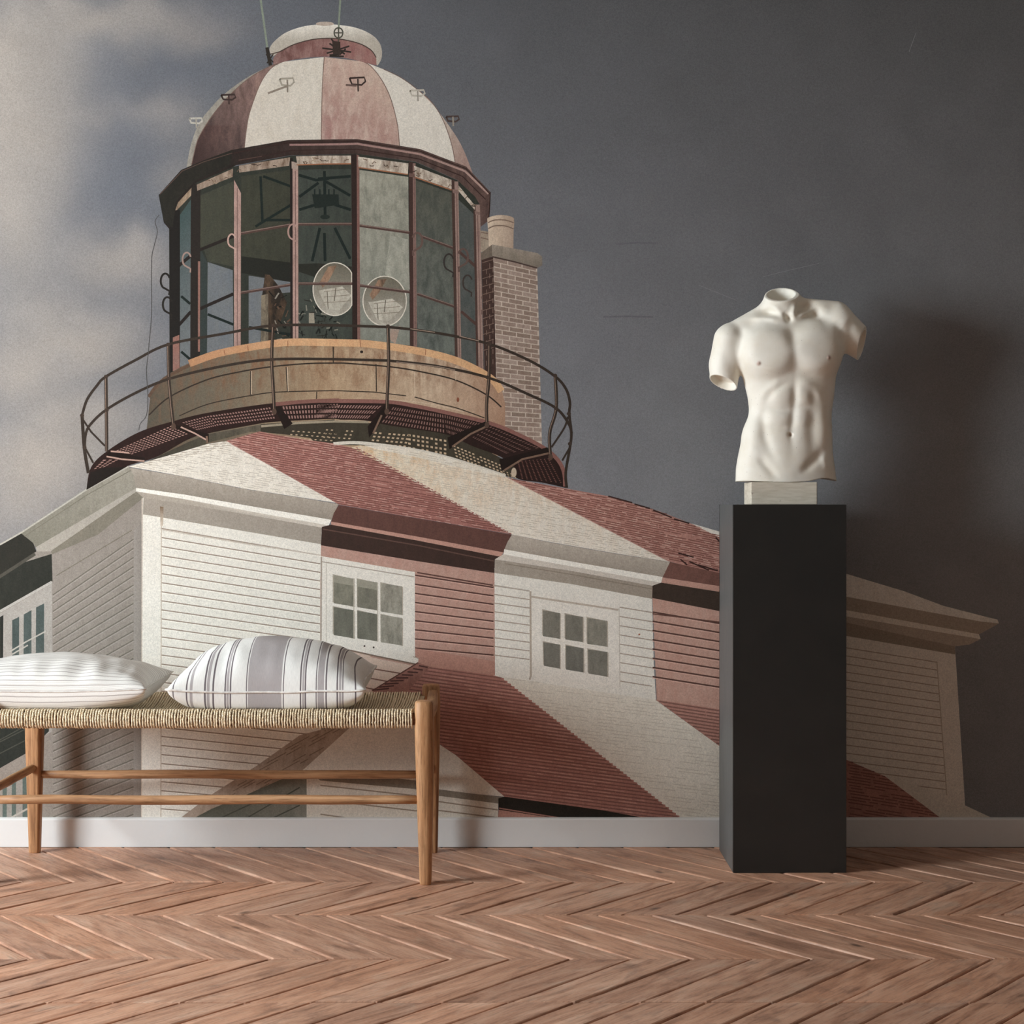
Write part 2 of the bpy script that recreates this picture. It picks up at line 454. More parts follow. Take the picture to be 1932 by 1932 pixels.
mu.poly(B([(722, 340), (1100, 290), (1100, 1140), (780, 1040), (722, 960)]), (62, 62, 51), (48, 50, 43), .7)
mu.poly(B([(722, 960), (1110, 1010), (1110, 1160), (722, 1090)]), (38, 38, 33))
mu.poly(B([(778, 1110), (1100, 1160), (1100, 1240), (880, 1260), (870, 1640), (778, 1660)]), sky_in, (96, 102, 108), .6)
mu.poly(B([(880, 1280), (905, 1100), (940, 1105), (1010, 1190), (1075, 1320), (1040, 1430), (950, 1640), (880, 1640)]), (44, 38, 32), (92, 66, 50), .8)
mu.poly(B([(875, 1265), (930, 1250), (930, 1620), (875, 1640)]), (128, 116, 98), (52, 48, 42), 1)
mu.poly(B([(1165, 290), (1330, 285), (1330, 1620), (1165, 1620)]) , (66, 70, 63), (52, 56, 51), .8)
mu.poly(C([(0, 285), (262, 285), (265, 1620), (0, 1620)]), (64, 68, 61), (50, 54, 49), .8)
pl = (150, 148, 133)
mu.poly(C([(322, 290), (700, 345), (712, 1650), (325, 1625)]), lg(*C(330, 400), (158, 155, 140), *C(700, 1500), (128, 130, 120)), (104, 104, 94), .75)
mu.poly(C([(560, 800), (700, 830), (712, 1220), (520, 1100)]), (138, 138, 126), (172, 168, 154), .8)
mu.poly(C([(755, 370), (1040, 470), (1062, 1740), (770, 1690)]), lg(*C(760, 420), (84, 84, 74), *C(1050, 1600), (104, 108, 101)), (58, 62, 58), .8)
mu.poly(C([(1088, 520), (1215, 640), (1245, 1830), (1110, 1760)]), (84, 86, 82), (66, 72, 70), .8)
# machinery and struts behind glass
st = (30, 37, 34)
mu.lines([B([(890, 340), (1110, 420)]), B([(870, 340), (885, 690)]), B([(830, 730), (1110, 560)]), B([(900, 680), (1110, 680)]), B([(460, 1410), (660, 1490)]), B([(780, 1510), (1110, 1570)]), B([(255, 1270), (325, 1330)]), B([(255, 1700), (325, 1760)])], 4.0, st)
mu.lines([B([(1165, 330), (1300, 370), (1400, 358)]), B([(1170, 500), (1320, 390)]), B([(1170, 600), (1300, 560)]), C([(0, 360), (255, 340)]), C([(60, 380), (250, 490)]), C([(50, 300), (55, 640)]), C([(130, 560), (255, 600)]),
          B([(1330, 740), (1270, 1000)]), C([(130, 740), (250, 980)]), C([(50, 780), (55, 1000)])], 4.4, st)
mu.quads([B([(1270, 480), (1475, 480), (1480, 560), (1290, 590)])], (34, 40, 36))
for u in (1290, 1330, 1400, 1440): mu.lines([B([(u, 440), (u, 490)])], 2.2, st)
mu.ellipse(*B(1370, 655), 9, 4.5, (36, 42, 38))
mu.poly(C([(0, 1015), (262, 1040), (262, 1200), (0, 1180)]), (46, 44, 38))
mu.poly(B([(1165, 1020), (1316, 1015), (1316, 1130), (1165, 1080)]), (42, 42, 36))
# lower machinery
for _ in range(60):
    u, w = random.uniform(1170, 1475), random.uniform(1260, 1600)
    a = random.uniform(0, 6.28); L = random.uniform(20, 70)
    mu.lines([B([(u, w), (u + L * math.cos(a), w + L * math.sin(a))])], random.uniform(1, 2.6), random.choice([(34, 34, 30), (44, 42, 36), (120, 116, 104), (28, 30, 27)]))
for _ in range(26):
    u, w = random.uniform(960, 1100), random.uniform(1260, 1620)
    a = random.uniform(0, 6.28); L = random.uniform(20, 60)
    mu.lines([B([(u, w), (u + L * math.cos(a), w + L * math.sin(a))])], random.uniform(1, 3), random.choice([(30, 30, 27), (90, 70, 55), (130, 124, 112), (28, 28, 25)]))
mu.quads([B([(1245, 1400), (1285, 1400), (1290, 1480), (1245, 1480)])], (146, 138, 122))
# round glass lenses
def lens(cx, cy, rx, ry, clipx):
    pts = [(min(clipx, cx + rx * math.cos(t)), cy + ry * math.sin(t)) for t in np.linspace(0, 6.2832, 40)[:-1]]
    mu.poly(pts, lg(cx, cy - ry, (92, 88, 76), cx, cy + ry, (176, 170, 157)), (120, 112, 98), .6)
    mu.poly([(cx - rx * .75, cy + ry * .05), (cx + rx * .35, cy - ry * .1), (min(clipx, cx + rx * .85), cy + ry * .25), (cx + rx * .2, cy + ry * .8), (cx - rx * .35, cy + ry * .75)], (186, 180, 166), (140, 132, 118), .8)
    mu.poly([(cx - rx * .7, cy - ry * .25), (cx - rx * .3, cy - ry * .85), (cx + rx * .1, cy - ry * .9), (cx - rx * .25, cy - ry * .35), (cx - rx * .55, cy - ry * .05)], (150, 120, 98), (70, 58, 46), .9)
    mu.lines([[(min(clipx, cx + rx * math.cos(t)), cy + ry * math.sin(t)) for t in np.linspace(0, 6.2832, 40)]], 1.6, (206, 198, 184))
    for k in range(3):
        mu.lines([[(cx - rx * .5, cy + ry * (.1 + .2 * k)), (cx, cy + ry * (.05 + .22 * k)), (min(clipx, cx + rx * .7), cy + ry * (.0 + .22 * k))]], 1.0, (128, 120, 105))
    mu.lines([[(cx - rx * .35, cy + ry * .1), (cx - rx * .3, cy + ry * .75)], [(cx + rx * .05, cy - .05 * ry), (cx - rx * .02, cy + ry * .45)]], 1.3, (96, 88, 76))
lens(*C(130, 1215), 41, 50, C(262, 0)[0]); lens(*C(517, 1308), 41, 47, 9999)
mu.poly(C([(560, 1520), (640, 1500), (600, 1640), (560, 1610)]), (150, 118, 104), (128, 126, 118), .7)
# glazing bars
barc = (74, 50, 44)
mu.lines([B([(205, 1060), (330, 955)]), B([(340, 935), (660, 805)]), B([(205, 1530), (330, 1390)]), B([(390, 1372), (660, 1252)])], 5.0, (40, 34, 31))
mu.lines([B([(710, 785), (1110, 715)]), B([(1160, 712), (1320, 711)]), C([(0, 710), (265, 710)]), C([(320, 722), (715, 777)]), C([(800, 805), (1060, 900)]), C([(1095, 925), (1250, 1065)]),
          B([(710, 1245), (1110, 1180)]), B([(1160, 1172), (1320, 1173)]), C([(0, 1172), (265, 1172)]), C([(320, 1186), (715, 1238)]), C([(770, 1252), (1065, 1352)]), C([(1110, 1388), (1255, 1512)])], 4.4, barc)
mu.lines([B([(710, 779), (1110, 709)]), B([(1160, 707), (1320, 706)]), C([(0, 705), (265, 705)]), C([(320, 716), (715, 771)]), C([(800, 798), (1060, 893)]),
          B([(710, 1239), (1110, 1174)]), B([(1160, 1167), (1320, 1168)]), C([(0, 1166), (265, 1166)]), C([(320, 1180), (715, 1231)]), C([(770, 1245), (1065, 1345)])], 1.2, (118, 92, 84))
# uprights
mu.quads([(B([(165, 600), (245, 600), (245, 1860), (165, 1880)]), (34, 31, 28)), (B([(330, 400), (405, 400), (400, 1760), (325, 1770)]), (42, 37, 33)),
          (B([(1098, 200), (1120, 200), (1120, 1620), (1102, 1620)]), (40, 33, 30)), (C([(258, 170), (300, 170), (306, 1620), (268, 1620)]), (48, 36, 32)),
          (C([(705, 230), (735, 230), (742, 1665), (715, 1665)]), (66, 48, 43)), (C([(1035, 370), (1060, 370), (1085, 1760), (1062, 1760)]), (72, 54, 48)), (C([(1205, 560), (1222, 560), (1245, 1850), (1228, 1850)]), (76, 56, 50))], DARK)
pk = (160, 121, 111)
mu.quads([(B([(664, 365), (718, 470), (716, 1680), (664, 1690)]), pk), (B([(1118, 225), (1162, 240), (1164, 1625), (1120, 1625)]), pk), (B([(385, 1000), (402, 1000), (400, 1700), (385, 1700)]), (128, 84, 74)), (B([(190, 1590), (240, 1570), (243, 1840), (190, 1850)]), (128, 84, 74)),
          (C([(300, 170), (320, 180), (328, 1620), (306, 1620)]), (112, 74, 66)), (C([(735, 240), (757, 240), (768, 1665), (742, 1665)]), (118, 86, 78)), (C([(1058, 380), (1088, 380), (1112, 1765), (1084, 1760)]), (140, 108, 98)), (C([(1222, 560), (1256, 560), (1285, 1860), (1245, 1850)]), (142, 110, 100))], pk, (120, 88, 80), .7)
mu.lines([B([(690, 430), (690, 1660)]), B([(1140, 300), (1142, 1600)]), C([(748, 330), (756, 1650)]), C([(1075, 460), (1098, 1740)]), C([(1238, 640), (1266, 1830)])], 1.2, (104, 74, 68))
mu.quads([(C([(703, 315), (760, 322), (762, 350), (706, 345)]), (96, 68, 61)), (C([(1042, 440), (1092, 448), (1094, 475), (1046, 470)]), (118, 88, 80)), (C([(1215, 610), (1272, 620), (1272, 640), (1218, 636)]), (118, 88, 80)), (B([(1110, 225), (1162, 245), (1160, 290), (1112, 280)]), (150, 122, 110))], pk)
# frieze panels
fz = [B([(208, 605), (232, 540), (335, 425), (332, 490), (222, 602)]), B([(375, 405), (657, 280), (655, 345), (380, 452)]), B([(703, 258), (1100, 193), (1092, 258), (705, 312)]), B([(1145, 185), (1315, 182), (1315, 246), (1155, 250)]), C([(0, 180), (256, 180), (256, 240), (0, 246)]),
      C([(310, 188), (702, 240), (697, 322), (315, 268)]), C([(745, 258), (1036, 368), (1036, 440), (752, 342)]), C([(1090, 410), (1215, 565), (1215, 600), (1090, 455)])]
mu.quads([(fz[0], (152, 122, 102)), (fz[1], (156, 138, 122)), (fz[2], (160, 142, 126)), (fz[3], (190, 176, 160)), (fz[4], (192, 178, 162)), (fz[5], (204, 192, 176)), (fz[6], (206, 194, 178)), (fz[7], (198, 184, 168))], WSH, (92, 66, 52), 1.0)
for f_ in fz[1:]:
    for _ in range(5):
        q = random.random(); r = random.uniform(.1, .9)
        a = Vector(f_[0]).lerp(Vector(f_[1]), q); b = Vector(f_[3]).lerp(Vector(f_[2]), q); p = a.lerp(b, r)
        mu.lines([[(p.x - 4, p.y + random.uniform(-3, 3)), (p.x, p.y + random.uniform(-4, 4)), (p.x + 4, p.y)]], 1.3, random.choice([(96, 70, 56), (70, 56, 46), (140, 112, 92)]))
mu.lines([B([(1150, 252), (1315, 247)]), C([(0, 246), (256, 243)]), C([(315, 272), (697, 326)]), C([(752, 348), (1036, 446)])], 1.8, (150, 100, 72))
# cornice
ct = B([(80, 485), (255, 290), (430, 215), (650, 135), (1090, 58)]) + C([(305, 52), (790, 128), (1150, 265), (1336, 462)])
cb = C([(1328, 680), (1262, 732), (1255, 560), (1220, 500), (1080, 368), (760, 228), (300, 165)]) + B([(1100, 178), (680, 255), (640, 275), (370, 390), (215, 560), (205, 640), (165, 752), (120, 700)])
mu.poly(ct + cb, lg(400, 300, (42, 36, 32), 860, 330, (92, 66, 60)), (34, 28, 25), .6)
mu.poly(B([(80, 485), (255, 290), (650, 135), (640, 250), (370, 370), (210, 540), (190, 740), (120, 700)]), (38, 36, 31), (50, 46, 40), .6)
mu.lines([B([(1095, 96), (1480, 92)]) + C([(305, 88), (790, 168), (1140, 300), (1322, 476)])], 3.2, lg(560, 270, (134, 96, 90), 900, 340, (156, 120, 110)))
mu.lines([B([(640, 165), (1092, 80), (1480, 72)]) + C([(305, 68), (790, 145), (1150, 282), (1334, 478)]), B([(700, 225), (1100, 140), (1480, 132)]) + C([(300, 130), (780, 205), (1120, 340), (1300, 520)]), C([(1336, 462), (1330, 600), (1322, 690)])], 1.5, (52, 36, 32))
mu.lines([B([(90, 480), (262, 300), (430, 228), (650, 160)]), B([(700, 215), (880, 185)])], 1.2, (84, 66, 58))
# curled grips
def grip(cx, cy, r, c, flip=1, w=2.6):
    arc = [(cx + flip * r * .62 * math.cos(t), cy + r * math.sin(t)) for t in np.linspace(-0.4, -4.2, 16)]
    mu.lines([arc + [(cx + flip * r * .55, cy + r * 1.35), (cx + flip * r * .5, cy + r * 1.9)]], w, c)
grip(*B(648, 838), 12, (168, 128, 116)); grip(*B(298, 985), 13, (140, 108, 98)); grip(*B(132, 1152), 14, (40, 36, 32), w=3.2); grip(*B(148, 1335), 14, (40, 36, 32), w=3.2); grip(*B(1120, 770), 14, (150, 112, 102))
grip(*C(770, 840), 15, (92, 66, 60), -1, 3.4); grip(*C(1125, 965), 15, (88, 64, 58), -1, 3.2); grip(*C(1310, 1135), 14, (104, 78, 70), -1, 3.4); grip(*C(1300, 1310), 13, (104, 78, 70), -1, 3.2); grip(*C(1015, 1005), 15, (54, 48, 44), 1, 2.6); grip(*C(1160, 1165), 14, (62, 54, 49), 1, 2.6)

# --- chimney
mu.poly(C([(1258, 760), (1322, 770), (1325, 905), (1262, 930)]), (150, 126, 110), (110, 92, 80), .5)
mu.poly(C(smooth([(1320, 760), (1314, 690), (1322, 660), (1410, 640), (1505, 655), (1522, 690), (1517, 760)], 4) + [(1515, 900), (1325, 885)]), lg(*C(1330, 750), (196, 164, 144), *C(1510, 750), (156, 126, 110)), (150, 120, 102), .5)
mu.lines([C(smooth([(1318, 700), (1370, 680), (1450, 680), (1518, 700)])), C(smooth([(1322, 745), (1370, 725), (1450, 725), (1516, 748)])), C([(1262, 775), (1320, 785)]), C([(1262, 815), (1322, 830)])], 1.8, (112, 86, 74))
mu.poly(C([(1268, 985), (1362, 962)]) + E([(1272, 500), (1190, 480)]) , (70, 52, 46), (52, 40, 36), .7)
chx = lambda t: (930.8 + 8 * t, 1013.5 + 9 * t)
TOPY, BOTY = 486, 842
mu.poly([(930.8, 484), (1013.5, 503), (1022.6, 842), (938.8, 830)], (190, 175, 160), (168, 152, 138), .4)
br = []; NR = 38
def brk(t, x): 
    xl, xr = chx(t); s_ = .225 * (1 - t) + .045 * t
    yb = TOPY + (BOTY - 12 - TOPY) * t
    return yb + s_ * (x - xl)
for r in range(NR):
    t0, t1 = (r + .0) / NR, (r + .82) / NR
    xl, xr = chx((t0 + t1) / 2); off = (r % 2) * 13.5
    x = xl - off
    while x < xr - 2:
        a, b = max(x + 1.0, xl), min(x + 27 - 1.0, xr)
        if b - a > 3:
            k = random.uniform(-14, 14); c_ = (146 + k, 128 + k, 116 + k)
            br.append(([(a, brk(t0, a)), (b, brk(t0, b)), (b, brk(t1, b)), (a, brk(t1, a))], c_))
        x += 27
mu.quads(br, (140, 112, 98), (122, 100, 89), .6)
dl = [C([(1275 + i * .3, 1010 + 62 * i), (1362, 985 + 62 * i)]) for i in range(12)]
mu.lines(dl + [[(x_, 500 + 9.6 * j + (x_ - 912) * -.25), (x_, 509 + 9.6 * j + (x_ - 912) * -.25)] for j in range(20) for x_ in ((918, 930) if j % 2 else (924,))], 1.0, (120, 100, 88))
mu.poly(C([(1265, 935), (1352, 868), (1352, 962), (1268, 990)]), (112, 100, 88), (90, 80, 70), .5)
mu.poly(C([(1350, 868), (1700, 935), (1738, 962), (1740, 1030), (1700, 1052), (1350, 962)]), lg(*C(1500, 900), (158, 146, 132), *C(1500, 1010), (124, 114, 102)), (100, 92, 82), .6)
mu.lines([C([(1352, 964), (1530, 1005), (1700, 1052)])], 2.2, (70, 56, 50))

# --- stone drum
dt = D(smooth([(557, 880), (556, 720), (575, 620), (640, 530), (740, 460), (900, 380), (1100, 310), (1280, 275), (1560, 235), (1900, 230)])) + E(smooth([(300, 232), (480, 250), (770, 300), (980, 355), (1150, 430), (1260, 505), (1320, 590), (1336, 660), (1338, 850)]))
drum = dt + E([(1200, 1000), (700, 900), (200, 830)]) + D([(1000, 900), (700, 950)])
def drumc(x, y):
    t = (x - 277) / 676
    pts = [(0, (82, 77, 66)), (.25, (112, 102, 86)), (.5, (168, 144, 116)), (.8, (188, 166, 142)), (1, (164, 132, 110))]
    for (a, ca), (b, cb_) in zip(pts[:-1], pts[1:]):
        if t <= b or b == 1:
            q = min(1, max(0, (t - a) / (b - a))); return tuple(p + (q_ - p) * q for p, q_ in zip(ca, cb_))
xsD = np.linspace(277, 953, 90)
def interp_curve(pts, xs_): 
    P = sorted(pts); return np.interp(xs_, [p[0] for p in P], [p[1] for p in P])
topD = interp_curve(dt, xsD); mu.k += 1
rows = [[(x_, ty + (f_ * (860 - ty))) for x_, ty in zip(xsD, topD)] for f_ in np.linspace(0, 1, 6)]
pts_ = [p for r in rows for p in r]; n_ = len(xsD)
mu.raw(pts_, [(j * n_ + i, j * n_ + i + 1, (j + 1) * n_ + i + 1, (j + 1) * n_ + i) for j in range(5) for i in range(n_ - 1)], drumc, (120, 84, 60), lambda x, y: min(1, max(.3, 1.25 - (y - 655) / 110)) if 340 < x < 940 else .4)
# shadowed upper-left face and the light cap band
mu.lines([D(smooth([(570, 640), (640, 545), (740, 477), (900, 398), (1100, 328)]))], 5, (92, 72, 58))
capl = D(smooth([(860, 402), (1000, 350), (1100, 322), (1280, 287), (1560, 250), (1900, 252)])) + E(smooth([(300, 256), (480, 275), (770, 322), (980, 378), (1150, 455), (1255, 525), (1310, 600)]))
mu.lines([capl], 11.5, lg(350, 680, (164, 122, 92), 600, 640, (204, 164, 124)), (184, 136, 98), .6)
mu.lines([D([(1110, 305), (1116, 340)]), D([(1278, 272), (1282, 310)]), D([(1565, 238), (1565, 282)]), E([(300, 232), (305, 282)]), E([(770, 300), (768, 340)])], 1.2, (140, 94, 68))
jl = (52, 44, 37)
mu.lines([D(smooth([(572, 770), (720, 640), (980, 520), (1200, 465), (1440, 425), (1700, 402), (1900, 398)])) + E(smooth([(180, 398), (520, 425), (760, 465), (990, 522), (1200, 622), (1310, 712)]))], 2.2, jl)
mu.lines([D(smooth([(790, 775), (1000, 690), (1300, 630), (1500, 605), (1900, 595)])) + E(smooth([(400, 605), (630, 632)])), E(smooth([(690, 640), (850, 685), (1000, 722), (1190, 790)])), D([(1300, 455), (1298, 625)]), D([(1553, 425), (1562, 600)]), E([(415, 405), (418, 602)]), D([(1890, 285), (1890, 395)]), D([(1772, 602), (1770, 655)]), E([(108, 280), (110, 395)])], 1.6, jl)
mu.lines([E([(690, 462), (692, 640)]), D([(1306, 455), (1304, 620)]), D([(1560, 425), (1568, 600)]), E([(985, 420), (985, 520)]), E([(500, 660), (700, 675), (860, 700), (1040, 745)])], 1.3, (190, 170, 146))
mu.ellipse(*E(312, 318), 3, 2.6, (40, 32, 28)); mu.ellipse(*E(1000, 660), 2.5, 4.5, (120, 66, 48))

# --- drum foot below the gallery and roofs (roofs first, then gallery on top)
foot = E([(-130, 860), (0, 835), (120, 820), (500, 830), (900, 880), (1150, 990), (1330, 1090), (1420, 1150), (1440, 1225), (1340, 1205), (1150, 1150), (900, 1075), (650, 1020), (300, 985), (0, 985)])
mu.poly(foot, (66, 60, 49), (50, 46, 38), .7)
mu.poly(D([(860, 960), (1000, 905), (1380, 835), (1380, 890), (1300, 890), (1000, 965), (640, 1120), (520, 1120)]), lg(*D(640, 1060), (60, 56, 47), *D(1350, 850), (104, 96, 82)), (62, 57, 48), .8)
mu.poly(D([(1370, 835), (1900, 800), (1900, 960), (1560, 910), (1370, 890)]), (62, 56, 46), (50, 46, 38), .5)
mu.lines([D([(1375, 850), (1650, 825), (1850, 817)]) + E([(120, 815), (360, 820)]), E([(520, 825), (700, 838), (900, 885)]), E([(1060, 945), (1200, 1005), (1300, 1058)])], 3.6, (150, 138, 118))
ck = []
def checks(u0, v0, u1, v1, nu, nv, dv, w, h, sk, ff):
    for i in range(nu):
        for j in range(nv):
            if random.random() < .93:
                t = i / max(1, nu - 1); u = u0 + (u1 - u0) * t + sk * j; vv = v0 + (v1 - v0) * t + dv * j
                ck.append(ff([(u, vv), (u + w, vv + 3), (u + w + sk * .5, vv + h + 3), (u + sk * .5, vv + h)]))
checks(405, 890, 640, 908, 8, 4, 26, 17, 11, -9, E); checks(645, 905, 900, 945, 9, 4, 30, 17, 14, 0, E); checks(965, 985, 1290, 1120, 13, 4, 24, 15, 11, 6, E); checks(60, 870, 240, 880, 6, 3, 26, 13, 8, -10, E)
checks(1600, 880, 1900, 900, 9, 4, 24, 14, 6, -14, D); checks(1320, 1165, 1400, 1195, 4, 3, 16, 10, 8, 5, E)
mu.quads(ck, (186, 162, 134))

# upper roof
roofW1 = F([(733, 303), (960, 240), (1180, 175), (1290, 157), (1325, 176), (1932, 512), (1700, 476), (1400, 430), (1000, 350)])
mu.poly(roofW1, (226, 218, 205), (206, 196, 182), .6)
roofR1 = F([(1288, 157), (1480, 103)]) + D([(1500, 915), (1780, 958)]) + E([(110, 972), (240, 1002)]) + G([(215, 8), (930, 406), (640, 355), (400, 315), (143, 270)]) + F([(1325, 176)])
mu.poly(roofR1, lg(500, 830, (164, 108, 98), 900, 990, (146, 92, 84)), (128, 78, 70), .6)
roofW2 = E([(240, 1002), (300, 985), (650, 1020), (900, 1075), (1150, 1150), (1340, 1208)]) + G([(920, 150), (1652, 531), (1400, 492), (1100, 440), (928, 406)])
mu.poly(roofW2, lg(700, 860, (216, 202, 178), 1000, 1000, (224, 216, 203)), (198, 160, 120), lambda x, y: max(.1, .9 - (y - 860) / 150))
mu.lines([E(smooth([(110, 975), (300, 968), (650, 1012), (900, 1066), (1150, 1142), (1340, 1205)]))], 5, (206, 198, 184))
mu.poly(E([(330, 985), (650, 1010), (900, 1066), (1150, 1142), (1340, 1205), (1100, 1170), (700, 1070), (400, 1010)]), (220, 212, 198), (204, 186, 160), .5)
roofR2 = G([(920, 150), (1110, 185), (1370, 232), (1600, 300), (1760, 362), (1900, 420), (2050, 520), (2050, 640), (1878, 585), (1652, 531)])
mu.poly(roofR2, lg(1000, 920, (166, 112, 101), 1350, 1060, (168, 116, 104)), (130, 80, 72), .6)
mu.poly(G([(1748, 356), (1900, 400), (2220, 500), (2440, 585), (2440, 690), (2050, 640), (2050, 520), (1900, 432)]), WHITE, (206, 196, 182), .5)
# right end of the roof
mu.poly(H([(700, 430), (985, 518), (1100, 553), (1290, 610), (1500, 688), (1720, 745), (1790, 762), (1797, 782), (1700, 772), (985, 640), (700, 600)]), WHITE, (206, 196, 182), .5)
# shingle courses
mu.hatch(roofR1, .165, 4.0, 1.5, (112, 66, 59), (14, 60), (0, 4), .45, .06)
mu.hatch(roofR1, .165, 4.0, .9, (184, 136, 124), (5, 22), (6, 30), .5, .3, off=2.0)
mu.hatch(roofR2, .20, 4.0, 1.4, (114, 68, 60), (14, 60), (0, 4), .45, .06)
mu.hatch(roofR2, .20, 4.2, .9, (190, 146, 132), (5, 20), (8, 30), .5, .3, off=2.0)
mu.hatch(roofW1, .165, 4.0, .9, (188, 177, 162), (8, 30), (4, 16), .5, .25)
mu.hatch(roofW2, .175, 4.0, .9, (190, 178, 160), (8, 30), (4, 16), .5, .3)
mu.hatch(roofW1[:5] + F([(1300, 190), (1000, 262), (800, 310)]), -.06, 4, 1.3, (176, 164, 148), (10, 24), (4, 12), .5, .2)
mu.lines([G([(1370, 232), (1480, 262)]), G([(1490, 268), (1560, 288)]), G([(1575, 295), (1660, 330)]), G([(1670, 336), (1740, 356)]), G([(1690, 492), (1760, 510)]), G([(1740, 530), (1830, 570)]), G([(1780, 545), (1870, 572)]), G([(1700, 520), (1730, 545)]), G([(1860, 420), (1878, 440)])], 2.2, (60, 40, 36))
# saw-tooth stripe borders
def teeth(a, b, n, c, sz, side):
    qs = []
    for i in range(n):
        t0, t1 = i / n, (i + 1.02) / n
        p, q = Vector(a).lerp(Vector(b), t0), Vector(a).lerp(Vector(b), t1)
        qs.append([tuple(p), tuple(q), (p.x + sz * side * 1.2, p.y + sz * .2 * side)])
    mu.quads(qs, c)
teeth(F(1325, 176), F(1932, 512), 40, (150, 95, 87), 5, -1); teeth(G(215, 8), G(930, 406), 46, (150, 95, 87), 5, 1); teeth(G(920, 150), G(1652, 531), 46, (160, 106, 96), 5, -1)

# --- house walls, left shaded side
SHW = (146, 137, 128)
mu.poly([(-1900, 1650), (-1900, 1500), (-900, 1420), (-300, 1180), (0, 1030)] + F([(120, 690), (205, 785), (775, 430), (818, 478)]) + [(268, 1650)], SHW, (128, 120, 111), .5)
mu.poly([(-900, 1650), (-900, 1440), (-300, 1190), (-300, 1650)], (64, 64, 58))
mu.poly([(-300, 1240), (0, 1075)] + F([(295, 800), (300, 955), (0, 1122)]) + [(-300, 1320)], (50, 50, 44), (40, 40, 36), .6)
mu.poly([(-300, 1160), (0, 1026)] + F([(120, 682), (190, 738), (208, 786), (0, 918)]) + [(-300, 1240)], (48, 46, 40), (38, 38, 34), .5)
mu.lines([[(-300, 1250), (0, 1088)] + F([(200, 800)])], 5, (78, 74, 66))
# eave left
mu.poly(F([(120, 682), (500, 430), (733, 300), (755, 330), (776, 427), (205, 766), (190, 738)]), lg(*F(150, 700), (124, 120, 107), *F(740, 350), (152, 146, 133)), (118, 112, 100), .5)
mu.lines([F([(0, 748), (120, 680), (500, 430), (733, 302)])], 2.4, (176, 170, 158))
mu.lines([F([(140, 700), (500, 462), (745, 325)])], 1.4, (116, 110, 98))
mu.poly(F([(776, 425), (205, 762), (210, 786), (290, 786), (776, 448)]), (168, 160, 149), (150, 143, 132), .5)
mu.poly(F([(776, 446), (290, 784), (298, 802), (560, 690), (818, 480)]), (126, 119, 106), (112, 106, 94), .6)
lw = F([(300, 960), (755, 640)]) + [(252, 1650), (98, 1650)]
segs = []
for i in range(34):
    yr = 1000 + 17.3 * i; sl = max(.36, .69 - (yr - 1022) * .00068)
    if i > 0: segs.append([(100, yr + sl * 152), (252, yr)])
mu.lines(segs, 2.0, (110, 103, 93)); 
mu.lines([[(p[0][0], p[0][1] + 2.4), (p[1][0], p[1][1] + 2.4)] for p in segs], 1.6, (160, 151, 142))
mu.quads([[(253, 1000), (269, 985), (267, 1650), (252, 1650)]], lg(253, 1000, (150, 142, 134), 268, 1000, (138, 130, 122)))
mu.lines([F([(320, 925), (752, 665)])], 1.5, (118, 110, 98))
# left window
mu.poly(F([(-300, 1330), (0, 1140), (296, 970), (300, 1449)]) + [(98, 1380), (-100, 1480)], (166, 159, 151), (148, 141, 132), .5)
mu.lines([F([(0, 1128), (296, 960)])], 4, (176, 170, 162))
pw = [F([(70, 1178), (110, 1158), (108, 1500), (70, 1520)]), F([(136, 1145), (180, 1120), (180, 1480), (134, 1500)]), F([(206, 1105), (252, 1082), (252, 1450), (204, 1470)])]
mu.quads(pw, lg(20, 1150, (74, 83, 80), 80, 1250, (88, 96, 92)), (58, 67, 64), .7)
mu.lines([F([(55, 1358), (150, 1300), (262, 1240)]), F([(70, 1372), (160, 1320)])], 2.2, (178, 172, 162))
mu.quads([F([(0, 1160), (20, 1148), (18, 1449), (0, 1449)])], (44, 44, 40))
# below the bench, left
mu.poly(K([(-400, 560), (-400, 300), (0, 80), (380, -60), (372, 160), (210, 320), (0, 440)]), (48, 50, 45), (38, 40, 36), .6)
mu.lines([K([(-100, 290), (200, 140)]), K([(-100, 380), (200, 225)]), K([(0, 225), (300, 60)])], 1.6, (74, 74, 66))
mu.poly(K([(-300, 640), (0, 540), (214, 480), (214, 830), (-300, 830)]), (150, 144, 136))
mu.quads([K([(20, 540), (52, 530), (52, 830), (20, 830)]), K([(90, 520), (122, 510), (122, 830), (90, 830)]), K([(172, 500), (212, 490), (212, 830), (172, 830)])], (92, 102, 96))
mu.lines([K([(60, 830), (214, 745)])], 3, (176, 168, 158))

# --- front wall: white corner section
mu.poly(F([(815, 478), (1832, 648)]) + [(606, 1480), (606, 1650), (267, 1650)], WHITE, (214, 206, 193), .35)
wl = []
for i in range(34):
    wl.append([(304, 997 + 17.06 * i), (604.5, 1047.6 + 16.2 * i)])
mu.lines(wl, 1.9, LINEW); mu.lines([[(a[0], a[1] + 2), (b[0], b[1] + 2)] for a, b in wl], 1.5, (238, 232, 221))
mu.lines([[(304.5, 985), (303.5, 1650)]], 1.6, (190, 176, 158)); mu.lines([[(268.5, 940), (267, 1650)]], 1.5, (206, 192, 176))
mu.poly(F([(740, 310), (1000, 352), (1400, 432), (1700, 478), (1928, 516), (1888, 608), (1450, 535), (1050, 465), (776, 427), (760, 350)]), lg(*F(1300, 400), (172, 161, 148), *F(1280, 500), (148, 138, 126)), (140, 130, 117), .5)
mu.poly(F([(776, 424), (1050, 462), (1450, 532), (1888, 606), (1872, 640), (1450, 562), (1050, 488), (776, 444)]), (236, 230, 219))
